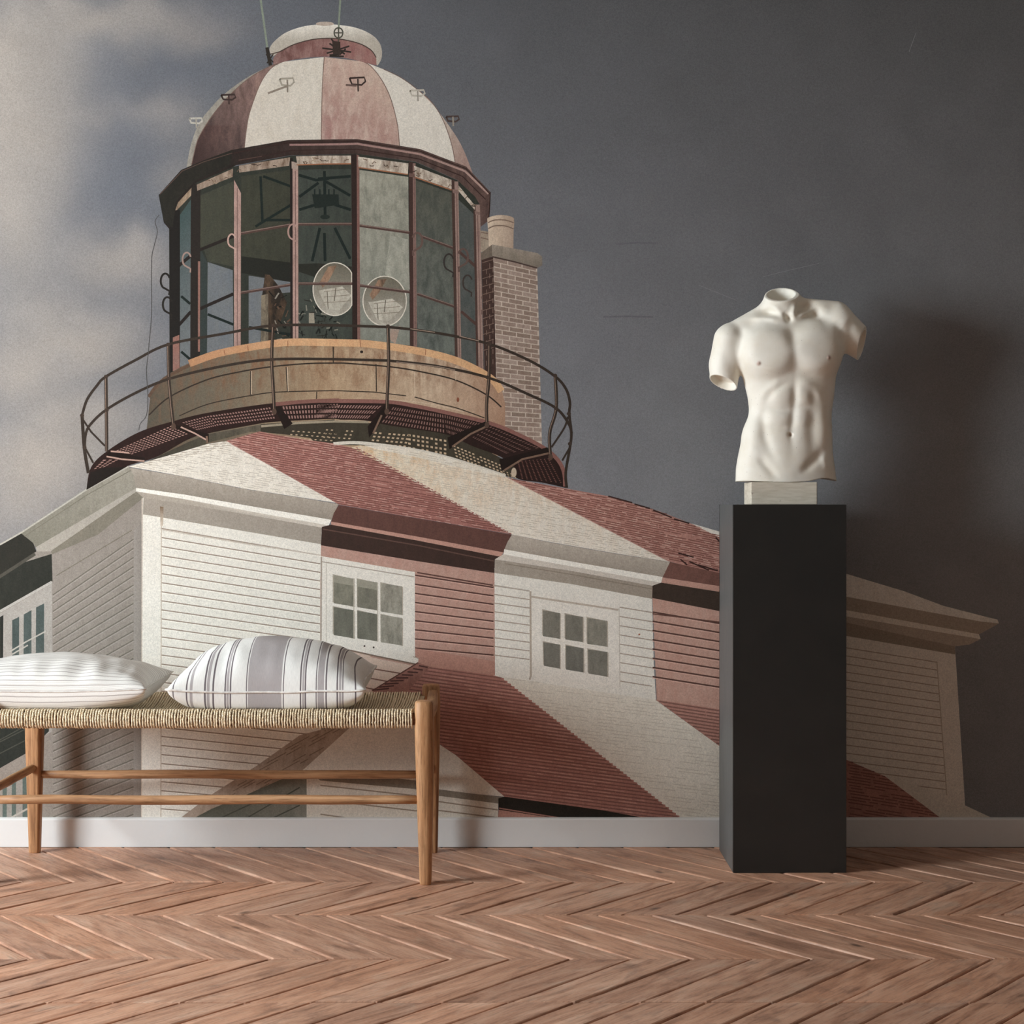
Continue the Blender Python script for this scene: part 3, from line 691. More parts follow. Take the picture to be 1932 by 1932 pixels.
mu.poly(F([(776, 444), (1050, 488), (1450, 562), (1872, 638), (1832, 652), (1300, 560), (818, 482)]), lg(*F(1300, 530), (206, 196, 183), *F(1290, 565), (166, 155, 142)))
mu.poly(F([(818, 480), (1300, 558), (1832, 650), (1829, 745), (1300, 655), (815, 575)]), (160, 150, 138), (146, 136, 124), .5)
mu.lines([F([(925, 662), (1400, 742), (1826, 808)])], 2.0, (196, 184, 170))
mu.quads([F([(912, 530), (932, 532), (930, 640), (914, 640)])], lg(*F(920, 530), (112, 84, 66), *F(920, 640), (206, 190, 172)))

# --- front wall: red section
mu.poly(G([(62, 440), (852, 560), (855, 1055), (800, 1080), (500, 1010), (62, 1120)]) + [(604, 1320)], RED, (164, 112, 99), .6)
mu.poly(F([(1830, 900)]) + [(700, 1240), (800, 1260), (700, 1320), (604, 1320), (604, 1090)], (196, 160, 145))
rl = []
for i in range(10):
    a, b = G(490, 592 + 41.5 * i), G(848, 648 + 38.5 * i); rl.append([a, b])
mu.lines(rl, 2.3, (82, 52, 46)); mu.lines([[(a[0], a[1] + 2.2), (b[0], b[1] + 2.2)] for a, b in rl], 1.4, (196, 146, 131))
mu.poly(G([(490, 925), (852, 985), (855, 1055), (500, 1010)]), (170, 118, 104), (158, 106, 94), .5)
mu.lines([[(620, 1248 + 17 * i), (790 - 30 * i, 1276 + 15 * i)] for i in range(5)], 2, (112, 76, 66))
mu.poly(G([(143, 272), (400, 316), (640, 356), (932, 408), (915, 440), (893, 490), (500, 418), (108, 350), (120, 310)]), DKRED, (74, 47, 41), .6)
mu.poly(G([(108, 348), (500, 416), (893, 488), (880, 512), (500, 436), (108, 364)]), (172, 122, 108))
mu.poly(G([(108, 362), (500, 434), (880, 508), (854, 520), (852, 582), (500, 528), (62, 456), (66, 372)]), (64, 47, 41), (50, 40, 35), .6)
mu.lines([G([(70, 382), (500, 456), (852, 528)])], 2, (88, 60, 52))
mu.lines([G([(500, 580), (845, 638)])], 2.2, (86, 54, 48))
# window 1
WF = (228, 221, 210)
mu.poly(G([(62, 505), (490, 578), (490, 965), (506, 972), (504, 1000), (62, 905)]), WF, (214, 206, 194), .4)
mu.lines([G([(62, 530), (488, 600)])], 1.6, (168, 156, 142)); mu.lines([G([(64, 508), (62, 890)])], 2.4, (166, 152, 138))
mu.lines([G([(86, 535), (86, 895)])], 1.2, (196, 186, 172)); mu.lines([G([(62, 905), (300, 958), (504, 1000)])], 2.4, (118, 92, 80))
mu.lines([G([(480, 962), (506, 972)])], 1.6, (180, 168, 154))
p1 = [[(120, 592), (213, 608), (213, 735), (120, 720)], [(228, 610), (320, 625), (320, 752), (228, 738)], [(335, 628), (432, 643), (432, 775), (335, 760)],
      [(120, 737), (213, 752), (213, 880), (120, 865)], [(228, 754), (320, 770), (320, 893), (228, 880)], [(335, 772), (432, 787), (432, 912), (335, 898)]]
gc = [(132, 128, 113), (128, 124, 110), (160, 154, 140), (116, 114, 102), (118, 116, 104), (160, 154, 140)]
mu.quads([(G([(a - 5, b - 5) if i in (0, 3) else (a + 4, b + 3) for i, (a, b) in enumerate(q)]), (176, 164, 148)) for q in p1], WF)
mu.quads([(G(q), c_) for q, c_ in zip(p1, gc)], gc[0], (92, 90, 80), .7)
mu.poly(G([(120, 592), (213, 608), (320, 625), (320, 660), (120, 625)]), (150, 145, 130)); mu.lines([G([(220, 600), (222, 890)]), G([(327, 616), (328, 905)]), G([(114, 727), (438, 780)])], 3.4, WF)
mu.lines([G([(212, 606), (212, 880)]), G([(320, 625), (320, 893)])], 1.4, (186, 176, 160))
for (u, w) in ((260, 915), (302, 921)): mu.ellipse(*G(u, w), 1.8, 1.8, (70, 58, 50), 10)

# --- front wall: white middle section
mu.poly(G([(852, 560), (1570, 670), (1578, 1000), (1590, 1190), (1200, 1130), (855, 1050)]), WHITE, (214, 206, 193), .35)
ml = [[G(850, 640 + 39.5 * i), G(1012, 664 + 39 * i)] for i in range(9)] + [[G(1422, 738 + 42 * i), G(1570, 762 + 42 * i)] for i in range(9)]
mu.lines(ml, 1.7, (168, 153, 137))
mu.poly(G([(932, 407), (1100, 442), (1400, 494), (1652, 532), (1618, 602), (1250, 540), (897, 476), (912, 440)]), lg(*G(1250, 465), (184, 173, 160), *G(1240, 535), (162, 151, 138)), (150, 140, 127), .5)
mu.poly(G([(897, 474), (1250, 538), (1618, 600), (1612, 628), (1250, 560), (893, 498)]), (236, 230, 219))
mu.poly(G([(893, 497), (1250, 560), (1612, 627), (1572, 640), (1200, 572), (854, 520)]), (204, 194, 182))
mu.poly(G([(854, 520), (1200, 572), (1572, 640), (1571, 700), (1200, 632), (852, 582)]), lg(*G(860, 540), (166, 155, 142), *G(1570, 680), (158, 146, 132)), (146, 135, 122), .5)
mu.lines([G([(900, 540), (1200, 588), (1570, 655)])], 1.4, (136, 124, 110)); mu.lines([G([(850, 638), (1010, 664)])], 2, (176, 164, 150))
mu.poly(G([(1018, 668), (1420, 742), (1422, 1108), (1012, 1068)]), WF, (214, 206, 194), .4)
mu.lines([G([(1020, 690), (1416, 750)])], 3, (186, 172, 156)); mu.lines([G([(1016, 665), (1018, 1050), (1012, 1068)])], 3, (178, 164, 148)); mu.lines([G([(1420, 742), (1424, 1100)])], 1.4, (196, 186, 172))
p2 = [[(1073, 752), (1150, 765), (1150, 882), (1073, 870)], [(1175, 770), (1255, 782), (1255, 897), (1175, 885)], [(1275, 787), (1365, 800), (1365, 918), (1275, 905)],
      [(1075, 897), (1150, 908), (1150, 1018), (1078, 1005)], [(1178, 912), (1258, 925), (1258, 1035), (1178, 1022)], [(1278, 930), (1367, 942), (1367, 1055), (1280, 1040)]]
mu.quads([(G([(a - 4, b - 6) if i in (0, 3) else (a + 5, b + 2) for i, (a, b) in enumerate(q)]), (180, 168, 152)) for q in p2], WF)
mu.quads([(G(q), c_) for q, c_ in zip(p2, [(130, 125, 113), (124, 120, 109), (142, 137, 124), (122, 118, 108), (118, 115, 106), (128, 124, 113)])], gc[0], (96, 93, 84), .7)
mu.lines([G([(1160, 765), (1163, 1020)]), G([(1264, 782), (1268, 1038)]), G([(1068, 880), (1370, 928)])], 3.2, (222, 214, 202))
mu.ellipse(*G(1512, 862), 2, 1.6, (170, 104, 76), 8)

# --- front wall: right red section (runs on behind the pedestal)
mu.poly(G([(1570, 650), (1878, 690), (2160, 740), (2160, 1330), (1868, 1225), (1592, 1170)]), (182, 136, 122), (170, 118, 104), .6)
mu.lines([[G(1572, 760 + 42.0 * i), G(2150, 858 + 41 * i)] for i in range(8)], 2.4, (84, 54, 47))
mu.lines([[G(1572, 766 + 42.0 * i), G(2150, 864 + 41 * i)] for i in range(8)], 1.3, (200, 150, 135))
mu.poly(G([(1652, 532), (1878, 582), (2160, 640), (2160, 700), (1878, 642), (1618, 602)]), (112, 72, 63), (90, 58, 51), .6)
mu.poly(G([(1618, 602), (1878, 642), (2160, 700), (2160, 724), (1878, 668), (1612, 626)]), (178, 128, 114))
mu.poly(G([(1572, 640), (1612, 626), (1878, 668), (2160, 724), (2160, 800), (1878, 756), (1571, 696)]), (66, 54, 46), (54, 45, 39), .6)
mu.lines([G([(1572, 768), (1878, 806), (2150, 850)])], 2, (96, 62, 54))
# right white end of the house
mu.poly(H([(640, 700), (985, 760), (1562, 900), (1617, 1760), (1500, 1830), (640, 1830)]), (224, 216, 203), (208, 199, 186), .4)
mu.poly(H([(700, 600), (985, 640), (1700, 772), (1797, 783), (1690, 842), (985, 712), (700, 660)]), (168, 154, 138))
mu.poly(H([(700, 660), (985, 712), (1690, 840), (1700, 866), (985, 745), (700, 690)]), (222, 213, 199))
mu.poly(H([(700, 690), (985, 745), (1700, 866), (1640, 895), (1562, 905), (985, 778)]), (176, 162, 146))
mu.poly(H([(700, 720), (985, 778), (1562, 905), (1564, 948), (985, 850), (700, 800)]), (152, 139, 124))
mu.lines([[H(700, 868 + 44 * i), H(1468 + 3 * i, 990 + 42.5 * i)] for i in range(20)], 1.6, (172, 156, 138))
mu.lines([H([(1466, 990), (1528, 1830)])], 1.6, (184, 170, 152))

# --- lower roof
lowR = I([(60, 296), (300, 141), (350, 158), (690, 203), (732, 216), (1682, 960), (1450, 960), (1250, 906), (750, 836), (410, 556), (300, 470), (160, 360)])
mu.poly(I([(690, 203), (1100, 268), (1536, 332), (1868, 572), (2300, 880), (2400, 980), (1670, 980), (732, 216)]), lg(1000, 1300, (222, 214, 200), 1250, 1500, (226, 218, 204)), (204, 195, 180), .4)
lw2 = I([(690, 203), (1100, 268), (1536, 332), (1868, 572), (1868, 945), (1680, 945), (732, 216)])
mu.hatch(lw2, .12, 6.2, 1.1, (202, 192, 177), (20, 70), (6, 24), .4, .3)
mu.poly(I([(1536, 330), (1868, 380), (2300, 460), (2560, 680), (2460, 980), (1868, 572)]), (172, 118, 105), (146, 94, 84), .6)
lr3 = I([(1536, 330), (1868, 380), (1868, 572)])
mu.hatch(lr3, .155, 6.2, 2.2, (124, 82, 73), (60, 200), (0, 2), .3, .0)
mu.poly(lowR, lg(800, 1290, (162, 106, 95), 1100, 1500, (160, 104, 92)), (136, 84, 75), .6)
mu.hatch(lowR, .145, 6.6, 1.9, (120, 76, 68), (120, 400), (0, 1), .2, .0, .115)
mu.hatch(lowR, .145, 6.6, 1.2, (178, 124, 110), (8, 60), (8, 40), .5, .35, .115, off=3.2)
teeth(I(728, 216), I(1678, 960), 52, (160, 104, 93), 6, 1); teeth(I(410, 556), I(750, 836), 18, (160, 104, 93), 6, -1)
# hip of the lower roof
mu.poly(G([(290, 1120), (505, 990), (560, 1010), (430, 1150)]), (150, 98, 87), (110, 70, 61), .7)
mu.lines([G([(300 + 26 * i, 1116 - 14 * i), (372 + 22 * i, 1108 - 12 * i)]) for i in range(9)], 2.2, (78, 48, 43))
mu.lines([G([(296, 1118), (505, 990)])], 2, (92, 58, 51))
# lower white roof, shaded hip band, eaves under the bench
mu.poly(J([(905, 700), (1480, 660), (1650, 862), (1777, 945)]) + I([(750, 836), (600, 822), (410, 798)]) + J([(1480, 1140), (660, 1052), (640, 1040)]), (220, 211, 198), (204, 195, 181), .4)
mu.poly(J([(905, 730), (1010, 740), (660, 1056), (430, 1180), (200, 1270), (-60, 1410), (-240, 1410), (0, 1230), (330, 1020), (640, 800)]), (172, 154, 138), (140, 122, 107), .7)
mu.hatch(J([(880, 750), (980, 760), (650, 1050), (200, 1262), (0, 1330), (300, 1060), (640, 820)]), -.55, 6, 1.4, (128, 110, 95), (14, 50), (8, 24), .6, .25)
mu.poly(J([(240, 1238), (640, 1062), (690, 1112), (692, 1440), (-200, 1440), (0, 1335)]), lg(*J(300, 1250), (84, 84, 73), *J(600, 1400), (136, 132, 120)), (98, 97, 86), .6)
mu.lines([J([(60, 1405), (330, 1280)]), J([(250, 1405), (640, 1180)]), J([(440, 1405), (640, 1310)])], 2, (78, 78, 68))
mu.poly(J([(690, 1110), (1480, 1170)]) + I([(410, 830), (718, 872), (714, 990)]) + J([(690, 1440)]), (216, 207, 193), (204, 194, 180), .4)
mu.poly(J([(680, 1052), (1480, 1128)]) + I([(410, 798), (600, 822), (745, 838), (720, 872), (410, 832)]) + J([(1480, 1192), (790, 1130)]), (136, 126, 112), (116, 107, 95), .5)
mu.lines([J([(790, 1165), (1480, 1240)]) + I([(410, 862), (716, 905)]), J([(790, 1375), (1000, 1405)]), J([(790, 1270), (1480, 1350)]) + I([(410, 908), (714, 945)])], 2, (150, 134, 117))
mu.poly(I([(718, 845), (750, 836), (1250, 905), (1500, 950), (1500, 985), (1050, 970), (720, 905)]), (46, 40, 34), (36, 32, 28), .5)
mu.poly(I([(720, 904), (1060, 955), (1060, 985), (714, 985)]), (166, 112, 98)); mu.lines([I([(722, 896), (900, 925), (1060, 950)])], 2, (150, 98, 86))
# right, behind the pedestal
mu.poly(H([(700, 1420), (985, 1512), (1190, 1600), (1510, 1840), (700, 1840)]), (168, 112, 100), (140, 90, 80), .6)
mu.hatch(H([(985, 1512), (1190, 1600), (1505, 1830), (985, 1830)]), .16, 5.4, 1.8, (126, 80, 71), (14, 50), (2, 8), .5, .08)
mu.poly(H([(1190, 1600), (1500, 1690), (1617, 1755), (1800, 1840), (1510, 1840)]), (222, 214, 200), (206, 197, 183), .4)

# --- gallery
rim = D(smooth([(126, 1300), (160, 1140), (280, 1022), (500, 892), (740, 815), (1000, 752), (1480, 682), (1900, 655)])) + E(smooth([(480, 668), (700, 700), (900, 742), (1230, 822), (1450, 912), (1620, 1002), (1720, 1092), (1765, 1182), (1772, 1290)]))
inn = E(smooth([(1772, 1290), (1600, 1252), (1430, 1225), (1400, 1140), (1300, 1065), (1100, 990), (930, 912), (700, 872), (500, 842), (330, 808), (160, 803)])) + D(smooth([(1900, 797), (1480, 817), (1300, 842), (1000, 900), (850, 945), (620, 1072), (400, 1142), (126, 1300)]))
mu.poly(rim + inn, (46, 31, 27), (34, 25, 22), .5)
gr = []
def grate(P0, P1, Q0, Q1, n, m, c, w=.55, h=.5, sk=0.0):
    P0, P1, Q0, Q1 = map(Vector, (P0, P1, Q0, Q1))
    for i in range(n):
        for j in range(m):
            a, b = (i + .2) / n, (i + .2 + w) / n; r0, r1 = (j + .25) / m, (j + .25 + h) / m
            f = lambda s_, t_: tuple((P0.lerp(P1, s_ - sk * t_ / n)).lerp(Q0.lerp(Q1, s_ - sk * t_ / n), t_))
            gr.append(([f(a, r0), f(b, r0), f(b, r1), f(a, r1)], c))
pkc = (138, 98, 90)
grate(D(330, 1025), D(735, 840), D(450, 1052), D(860, 905), 17, 7, (156, 112, 102))
grate(D(800, 820), D(1000, 770), D(920, 880), D(1060, 850), 10, 5, pkc); grate(D(1000, 770), D(1440, 708), D(1060, 850), D(1480, 798), 22, 4, pkc)
grate(D(1520, 700), D(1932, 680), D(1570, 800), D(1932, 790), 18, 3, pkc, .5, .62, 1.0); grate(E(0, 685), E(470, 695), E(0, 792), E(370, 800), 22, 3, pkc, .5, .62, 1.0)
grate(E(540, 705), E(900, 760), E(470, 828), E(930, 905), 22, 4, (124, 86, 78), .42, .6, 1.0); grate(E(900, 760), E(1190, 828), E(930, 905), E(1060, 950), 16, 4, (116, 80, 72), .42, .55, 1.0)
grate(E(1240, 845), E(1600, 1005), E(1090, 935), E(1330, 1050), 18, 5, (108, 74, 67), .4, .4)
grate(D(170, 1160), D(240, 1085), D(260, 1140), D(370, 1085), 5, 3, (156, 112, 102))
grate(E(1420, 1100), E(1660, 1075), E(1450, 1225), E(1760, 1260), 9, 14, (112, 70, 62), .3, .45)
mu.quads(gr, pkc)
mu.lines([E(smooth([(0, 668), (480, 674), (700, 706), (900, 748), (1230, 828), (1450, 918), (1620, 1008), (1715, 1092), (1758, 1182), (1765, 1280)]))], 6.0, (122, 78, 70))
mu.lines([D(smooth([(1460, 694), (1700, 672), (1932, 664)]))], 6.0, (116, 74, 66))
mu.poly(D([(126, 1305), (155, 1180), (250, 1145), (400, 1142), (420, 1135)]), (34, 28, 24))
brd = (34, 25, 21)
mu.quads([E([(485, 690), (505, 740), (410, 880), (365, 930), (355, 850)]), E([(1195, 815), (1205, 850), (1080, 905), (940, 1015), (925, 930)]), E([(1640, 1000), (1660, 1040), (1480, 1075), (1312, 1170), (1295, 1085)]),
          D([(1470, 715), (1510, 710), (1600, 830), (1540, 870)]), D([(760, 838), (1000, 905), (1000, 965), (960, 930), (745, 862)]), D([(280, 1028), (545, 1075), (540, 1110), (270, 1062)])], brd)
mu.lines([E([(455, 770), (395, 900)]), E([(1195, 855), (1090, 905), (960, 995)]), E([(1650, 1042), (1460, 1085), (1330, 1165)]), D([(985, 920), (990, 970)])], 3, (112, 82, 68))
mu.lines([D([(300, 1028), (430, 1040)]), D([(270, 1065), (380, 1085), (540, 1098)]), D([(800, 855), (900, 900), (980, 945)])], 2.4, (170, 128, 114))
mu.ellipse(*E(1400, 1180), 5, 9, (186, 168, 146))
# railing
rc = (56, 47, 40)
top = D(smooth([(95, 770), (130, 660), (200, 560), (265, 495), (480, 375), (710, 265), (1100, 190), (1460, 130), (1900, 128)])) + E(smooth([(500, 140), (800, 175), (1200, 255), (1500, 375), (1690, 490), (1770, 580), (1800, 680), (1795, 760), (1810, 900), (1800, 1000), (1770, 1180), (1778, 1290)]))
mid = D(smooth([(112, 1000), (122, 900), (160, 830), (270, 730), (480, 610), (720, 510), (1100, 420), (1450, 372), (1900, 370)])) + E(smooth([(500, 380), (850, 420), (1210, 500), (1500, 620), (1700, 720), (1790, 830), (1812, 900)]))
mu.lines([top, mid], 4.2, rc)
pst = [D(smooth([(265, 495), (268, 730), (270, 900), (270, 1030)])), D(smooth([(710, 265), (715, 500), (730, 680), (748, 850)])), D(smooth([(1460, 130), (1450, 370), (1460, 560), (1468, 745)])), E(smooth([(500, 140), (505, 400), (495, 640), (492, 745)])), E(smooth([(1225, 270), (1222, 500), (1205, 700), (1208, 840)])), E(smooth([(1695, 490), (1702, 720), (1655, 900), (1662, 1070)])), D(smooth([(95, 770), (110, 1000), (140, 1185)]))]
mu.lines(pst, 5.2, rc); mu.lines([[(x_ - 1, y_) for x_, y_ in p] for p in pst[:6]], 1.2, (134, 112, 97))
mu.lines([D([(100, 800), (160, 890), (258, 990)]), D([(120, 1010), (175, 1112)]), E(smooth([(1785, 780), (1760, 860), (1668, 1000)])), E(smooth([(1800, 1000), (1745, 1095)]))], 3, rc)
mu.lines([E([(660, 153), (835, 178)]), E([(1010, 205), (1150, 240)]), E([(560, 390), (850, 422), (980, 448)])], 1.2, (150, 130, 114))
for p in (D(265, 495), D(710, 265), D(1460, 130), E(500, 135), E(1225, 262), E(1695, 488), D(95, 772), D(112, 1000), D(270, 735), D(718, 508), D(1450, 373), E(1210, 500), E(1700, 722), E(1792, 760), E(1800, 975)):
    mu.ellipse(p[0], p[1], 4.0, 3.6, (66, 54, 46), 12)
for p in (D(748, 850), D(1468, 745), E(492, 745), E(1208, 840), E(1662, 1070)): mu.ellipse(p[0], p[1], 4.5, 6, (84, 66, 56), 12)
# loose wire
mu.lines([B(smooth([(85, 640), (52, 690), (70, 770), (45, 880), (25, 1000), (25, 1400), (5, 1640)])) + D(smooth([(570, 320), (555, 450), (565, 640), (555, 770), (512, 830), (500, 880)]))], 1.1, (74, 72, 70))

mu.settle()
def mat_mural():
    t = NT('mural_print', 0.82, 0.12)
    a = t.n('ShaderNodeAttribute', attribute_name='Col'); b = t.n('ShaderNodeAttribute', attribute_name='Col2')
    v = t.coord('Object')
    vs_ = t.coord('Object', (1.6, 1, 0.6))
    n1 = t.noise(vs_, 26, 6, 0.65, 0.4); n2 = t.noise(v, 300, 3, 0.7); n3 = t.noise(v, 9, 5); n4 = t.noise(v, 120, 3, 0.6)
    f = t.math('MULTIPLY', t.maprange(n1, .40, .70, 0, 1), b.outputs['Alpha'])
    c = t.mix(f, a.outputs['Color'], b.outputs['Color'])
    g = t.math('MULTIPLY', t.math('SUBTRACT', n2, .5), .95)
    g = t.math('ADD', g, t.math('MULTIPLY', t.math('SUBTRACT', n3, .5), .14))
    g = t.math('ADD', g, t.math('MULTIPLY', t.math('SUBTRACT', n4, .5), .26))
    sc_ = t.n('ShaderNodeVectorMath', operation='SCALE'); t.l(c, sc_.inputs[0]); t.l(t.math('ADD', g, 1.0), sc_.inputs['Scale'])
    t.color(sc_.outputs[0]); t.bump(n4, 0.12, 0.001)
    return t.m
me = bpy.data.meshes.new('mural_wallpaper')
me.from_pydata(mu.V, [], mu.F); me.update()
for nm, dat in (('Col', mu.C), ('Col2', mu.C2)):
    at = me.attributes.new(nm, 'FLOAT_COLOR', 'POINT')
    at.data.foreach_set('color', np.array(dat, dtype=np.float32).reshape(-1))
# every printed face looks into the room (-Y)
nrm = np.zeros(len(me.polygons) * 3); me.polygons.foreach_get('normal', nrm)
bm = bmesh.new(); bm.from_mesh(me)
bmesh.ops.reverse_faces(bm, faces=[f for f in bm.faces if f.normal.y > 0]); bm.to_mesh(me); bm.free()
# trim the print to the wall height
me.materials.append(mat_mural())
mural = bpy.data.objects.new('mural_wallpaper', me); COL.objects.link(mural)
mural['label'] = 'photo wallpaper of a red-and-white striped lighthouse house covering the back wall'
mural['category'] = 'wall mural'

# ------------------------------------------------------------------ floor: chevron planks
def mat_plank(name, ang):
    t = NT(name, 0.46, 0.35)
    oi = t.n('ShaderNodeObjectInfo'); r = oi.outputs['Random']
    cb = t.n('ShaderNodeCombineXYZ'); 
    for i in range(3): t.l(t.math('MULTIPLY', r, 53.0 + 17 * i), cb.inputs[i])
    c = t.n('ShaderNodeTexCoord'); rt = t.n('ShaderNodeVectorRotate', rotation_type='Z_AXIS'); t.l(c.outputs['Object'], rt.inputs['Vector']); rt.inputs['Angle'].default_value = -ang
    ad = t.n('ShaderNodeVectorMath', operation='ADD'); t.l(rt.outputs[0], ad.inputs[0]); t.l(cb.outputs[0], ad.inputs[1])
    def sc(s): 
        m = t.n('ShaderNodeMapping'); t.l(ad.outputs[0], m.inputs[0]); m.inputs['Scale'].default_value = s; return m.outputs[0]
    a = t.noise(sc((2.2, 11, 5)), 1.6, 6, .6, 1.2); b = t.noise(sc((9, 130, 20)), 1.0, 6, .7, .4); d = t.noise(sc((5, 9, 5)), 1.3, 5, .6, .6); k = t.noise(sc((60, 60, 30)), 2.2, 3, .6)
    base = t.ramp(a, [(.25, lin((146, 110, 90))), (.45, lin((194, 150, 124))), (.62, lin((212, 172, 147))), (.8, lin((226, 196, 174)))])
    tint = t.ramp(r, [(0, (.84, .80, .79)), (.35, (1.0, .98, .97)), (.7, (1.0, .91, .85)), (1, (1.12, 1.06, 1.02))])
    c1 = t.mix(1.0, base, tint, 'MULTIPLY')
    c2 = t.mix(t.maprange(d, .56, .72, 0, .5), c1, lin((92, 70, 64)))
    c3 = t.mix(t.maprange(d, .42, .30, 0, .45), c2, lin((196, 172, 152)))
    c4 = t.mix(.7, c3, t.ramp(b, [(.33, (.45, .40, .38)), (.5, (1, 1, 1)), (.75, (1.12, 1.1, 1.08))]), 'MULTIPLY')
    kn = t.n('ShaderNodeTexVoronoi'); t.l(sc((3.2, 7, 3)), kn.inputs['Vector']); kn.inputs['Scale'].default_value = 1.0
    c5 = t.mix(t.maprange(kn.outputs['Distance'], .09, .03, 0, .8), c4, lin((62, 42, 34)))
    t.color(c5)
    t.put(t.b.inputs['Roughness'], t.maprange(k, .3, .7, .36, .6))
    h = t.math('ADD', t.math('MULTIPLY', b, .7), t.math('MULTIPLY', k, .3))
    t.bump(h, .35, .0016)
    return t.m
TANC = 0.80
M_pl = {1: mat_plank('oak_plank_a', math.atan2(-1, TANC)), -1: mat_plank('oak_plank_b', math.atan2(-1, -TANC))}
def mat_subfloor():
    t = NT('subfloor_dark', .9, .1); v = t.coord(); t.color(t.ramp(t.noise(v, 20, 4), [(.3, (.012, .009, .007)), (.7, (.035, .026, .02))])); return t.m
floor = struct(box('floor', (x0, y0, -0.12), (x1, 0, -0.020), mat_subfloor()))
def plank_mesh(dx, dy, pitch, variant):
    """parallelogram board: near end shifted by dx, worn bevelled edges, gap to its neighbours"""
    r = random.Random(variant * 31 + int(dx * 1000))
    g = .0038; n = 5; w = pitch / 2
    L, R = [], []
    for i in range(n + 1):
        t = i / n; y = -dy * t; x = dx * t
        y = min(-.0008, max(-dy + .0008, y))
        wob = lambda: r.uniform(-.0018, .0012)
        L.append([x - w + g + wob(), y]); R.append([x + w - g + wob(), y])
    ring = L + R[::-1]; cx = dx / 2; cy = -dy / 2
    V, Fc = [], []
    nrm_ = []
    N = len(ring)
    for i, (x, y) in enumerate(ring):
        a = Vector(ring[i - 1]); b = Vector(ring[(i + 1) % N]); d = (b - a).normalized(); nrm_.append(Vector((-d.y, d.x)))
    sgn = 1 if ((Vector((cx, cy)) - Vector(ring[2])).dot(nrm_[2]) > 0) else -1
    for (z, ins) in ((-.022, 0), (-.0045, 0), (-.0012, .0012), (0, .0045)):
        for (x, y), q in zip(ring, nrm_):
            V.append((x + q.x * ins * sgn, y + q.y * ins * sgn * .8, z + (r.uniform(-.0005, .0003) if z == 0 else 0)))
    for k in range(3):
        for i in range(N):
            j = (i + 1) % N; Fc.append((k * N + i, k * N + j, (k + 1) * N + j, (k + 1) * N + i))
    top = 3 * N
    for i in range(n):
        Fc.append((top + i, top + i + 1, top + N - 2 - i, top + N - 1 - i))
    me = bpy.data.meshes.new('plank'); me.from_pydata(V, [], Fc); me.update()
    bm = bmesh.new(); bm.from_mesh(me); bmesh.ops.recalc_face_normals(bm, faces=bm.faces); bm.to_mesh(me); bm.free()
    return me
rows_f = [(-0.016, -.527, 1, -1.13, 'b'), (-.527, -.926, -1, -1.13, 't'), (-.926, -1.372, 1, -1.2287, 't'), (-1.372, -1.735, -1, -.876, 't'), (-1.735, -2.15, -1, -.733, 't'), (-2.15, -2.58, 1, -.9, 't'), (-2.58, -3.0, -1, -.9, 't')]
pitch = .1455; XL, XR = -2.45, 2.45
for (ya, yb, sg, ph, where) in rows_f:
    dy = ya - yb; dx = sg * dy * TANC
    vs_m = [plank_mesh(dx, dy, pitch, k) for k in range(3)]
    for m_ in vs_m: m_.materials.append(M_pl[sg])
    ph0 = ph - dx if where == 'b' else ph         # an edge position at the row's far side
    st = ph0 + pitch / 2
    i0 = math.floor((XL - st) / pitch); i1 = math.ceil((XR - st) / pitch)
    for i in range(i0, i1 + 1):
        x = st + i * pitch
        o = bpy.data.objects.new('plank', vs_m[random.randrange(3)]); COL.objects.link(o)
        o.parent = floor; o.location = (x, ya, random.uniform(-.0012, .0006))
        o.rotation_euler = (random.uniform(-.0015, .0015), random.uniform(-.006, .006), 0)
# remaining boards, far from view, as one joined part
V, Fc = [], []
def far_board(x, ya, yb, dx):
    b = len(V); w = pitch / 2 - .002
    V.extend([(x - w, ya, 0), (x + w, ya, 0), (x + w + dx, yb + .002, 0), (x - w + dx, yb + .002, 0)]); Fc.append((b + 3, b + 2, b + 1, b))
for (ya, yb, sg, ph, where) in rows_f:
    dy = ya - yb; dx = sg * dy * TANC; ph0 = ph - dx if where == 'b' else ph; st = ph0 + pitch / 2
    i0 = math.floor((XL - st) / pitch); i1 = math.ceil((XR - st) / pitch)
    i = i0 - 1
    while st + i * pitch > x0 + .5: far_board(st + i * pitch, ya, yb, dx); i -= 1
    i = i1 + 1
    while st + i * pitch < x1 - .45: far_board(st + i * pitch, ya, yb, dx); i += 1
yy = -3.0; sg = 1
while yy > y0 + .1:
    yb = max(yy - .43, y0); x = x0 + .5
    while x < x1 - .45: far_board(x, yy, yb, sg * (yy - yb) * TANC); x += pitch
    yy = yb; sg = -sg
V = [(a, b, c - .001) for a, b, c in V]
fb = mesh_obj('outlying_planks', V, [f[::-1] for f in Fc], M_pl[1], floor); fb['kind'] = 'stuff'

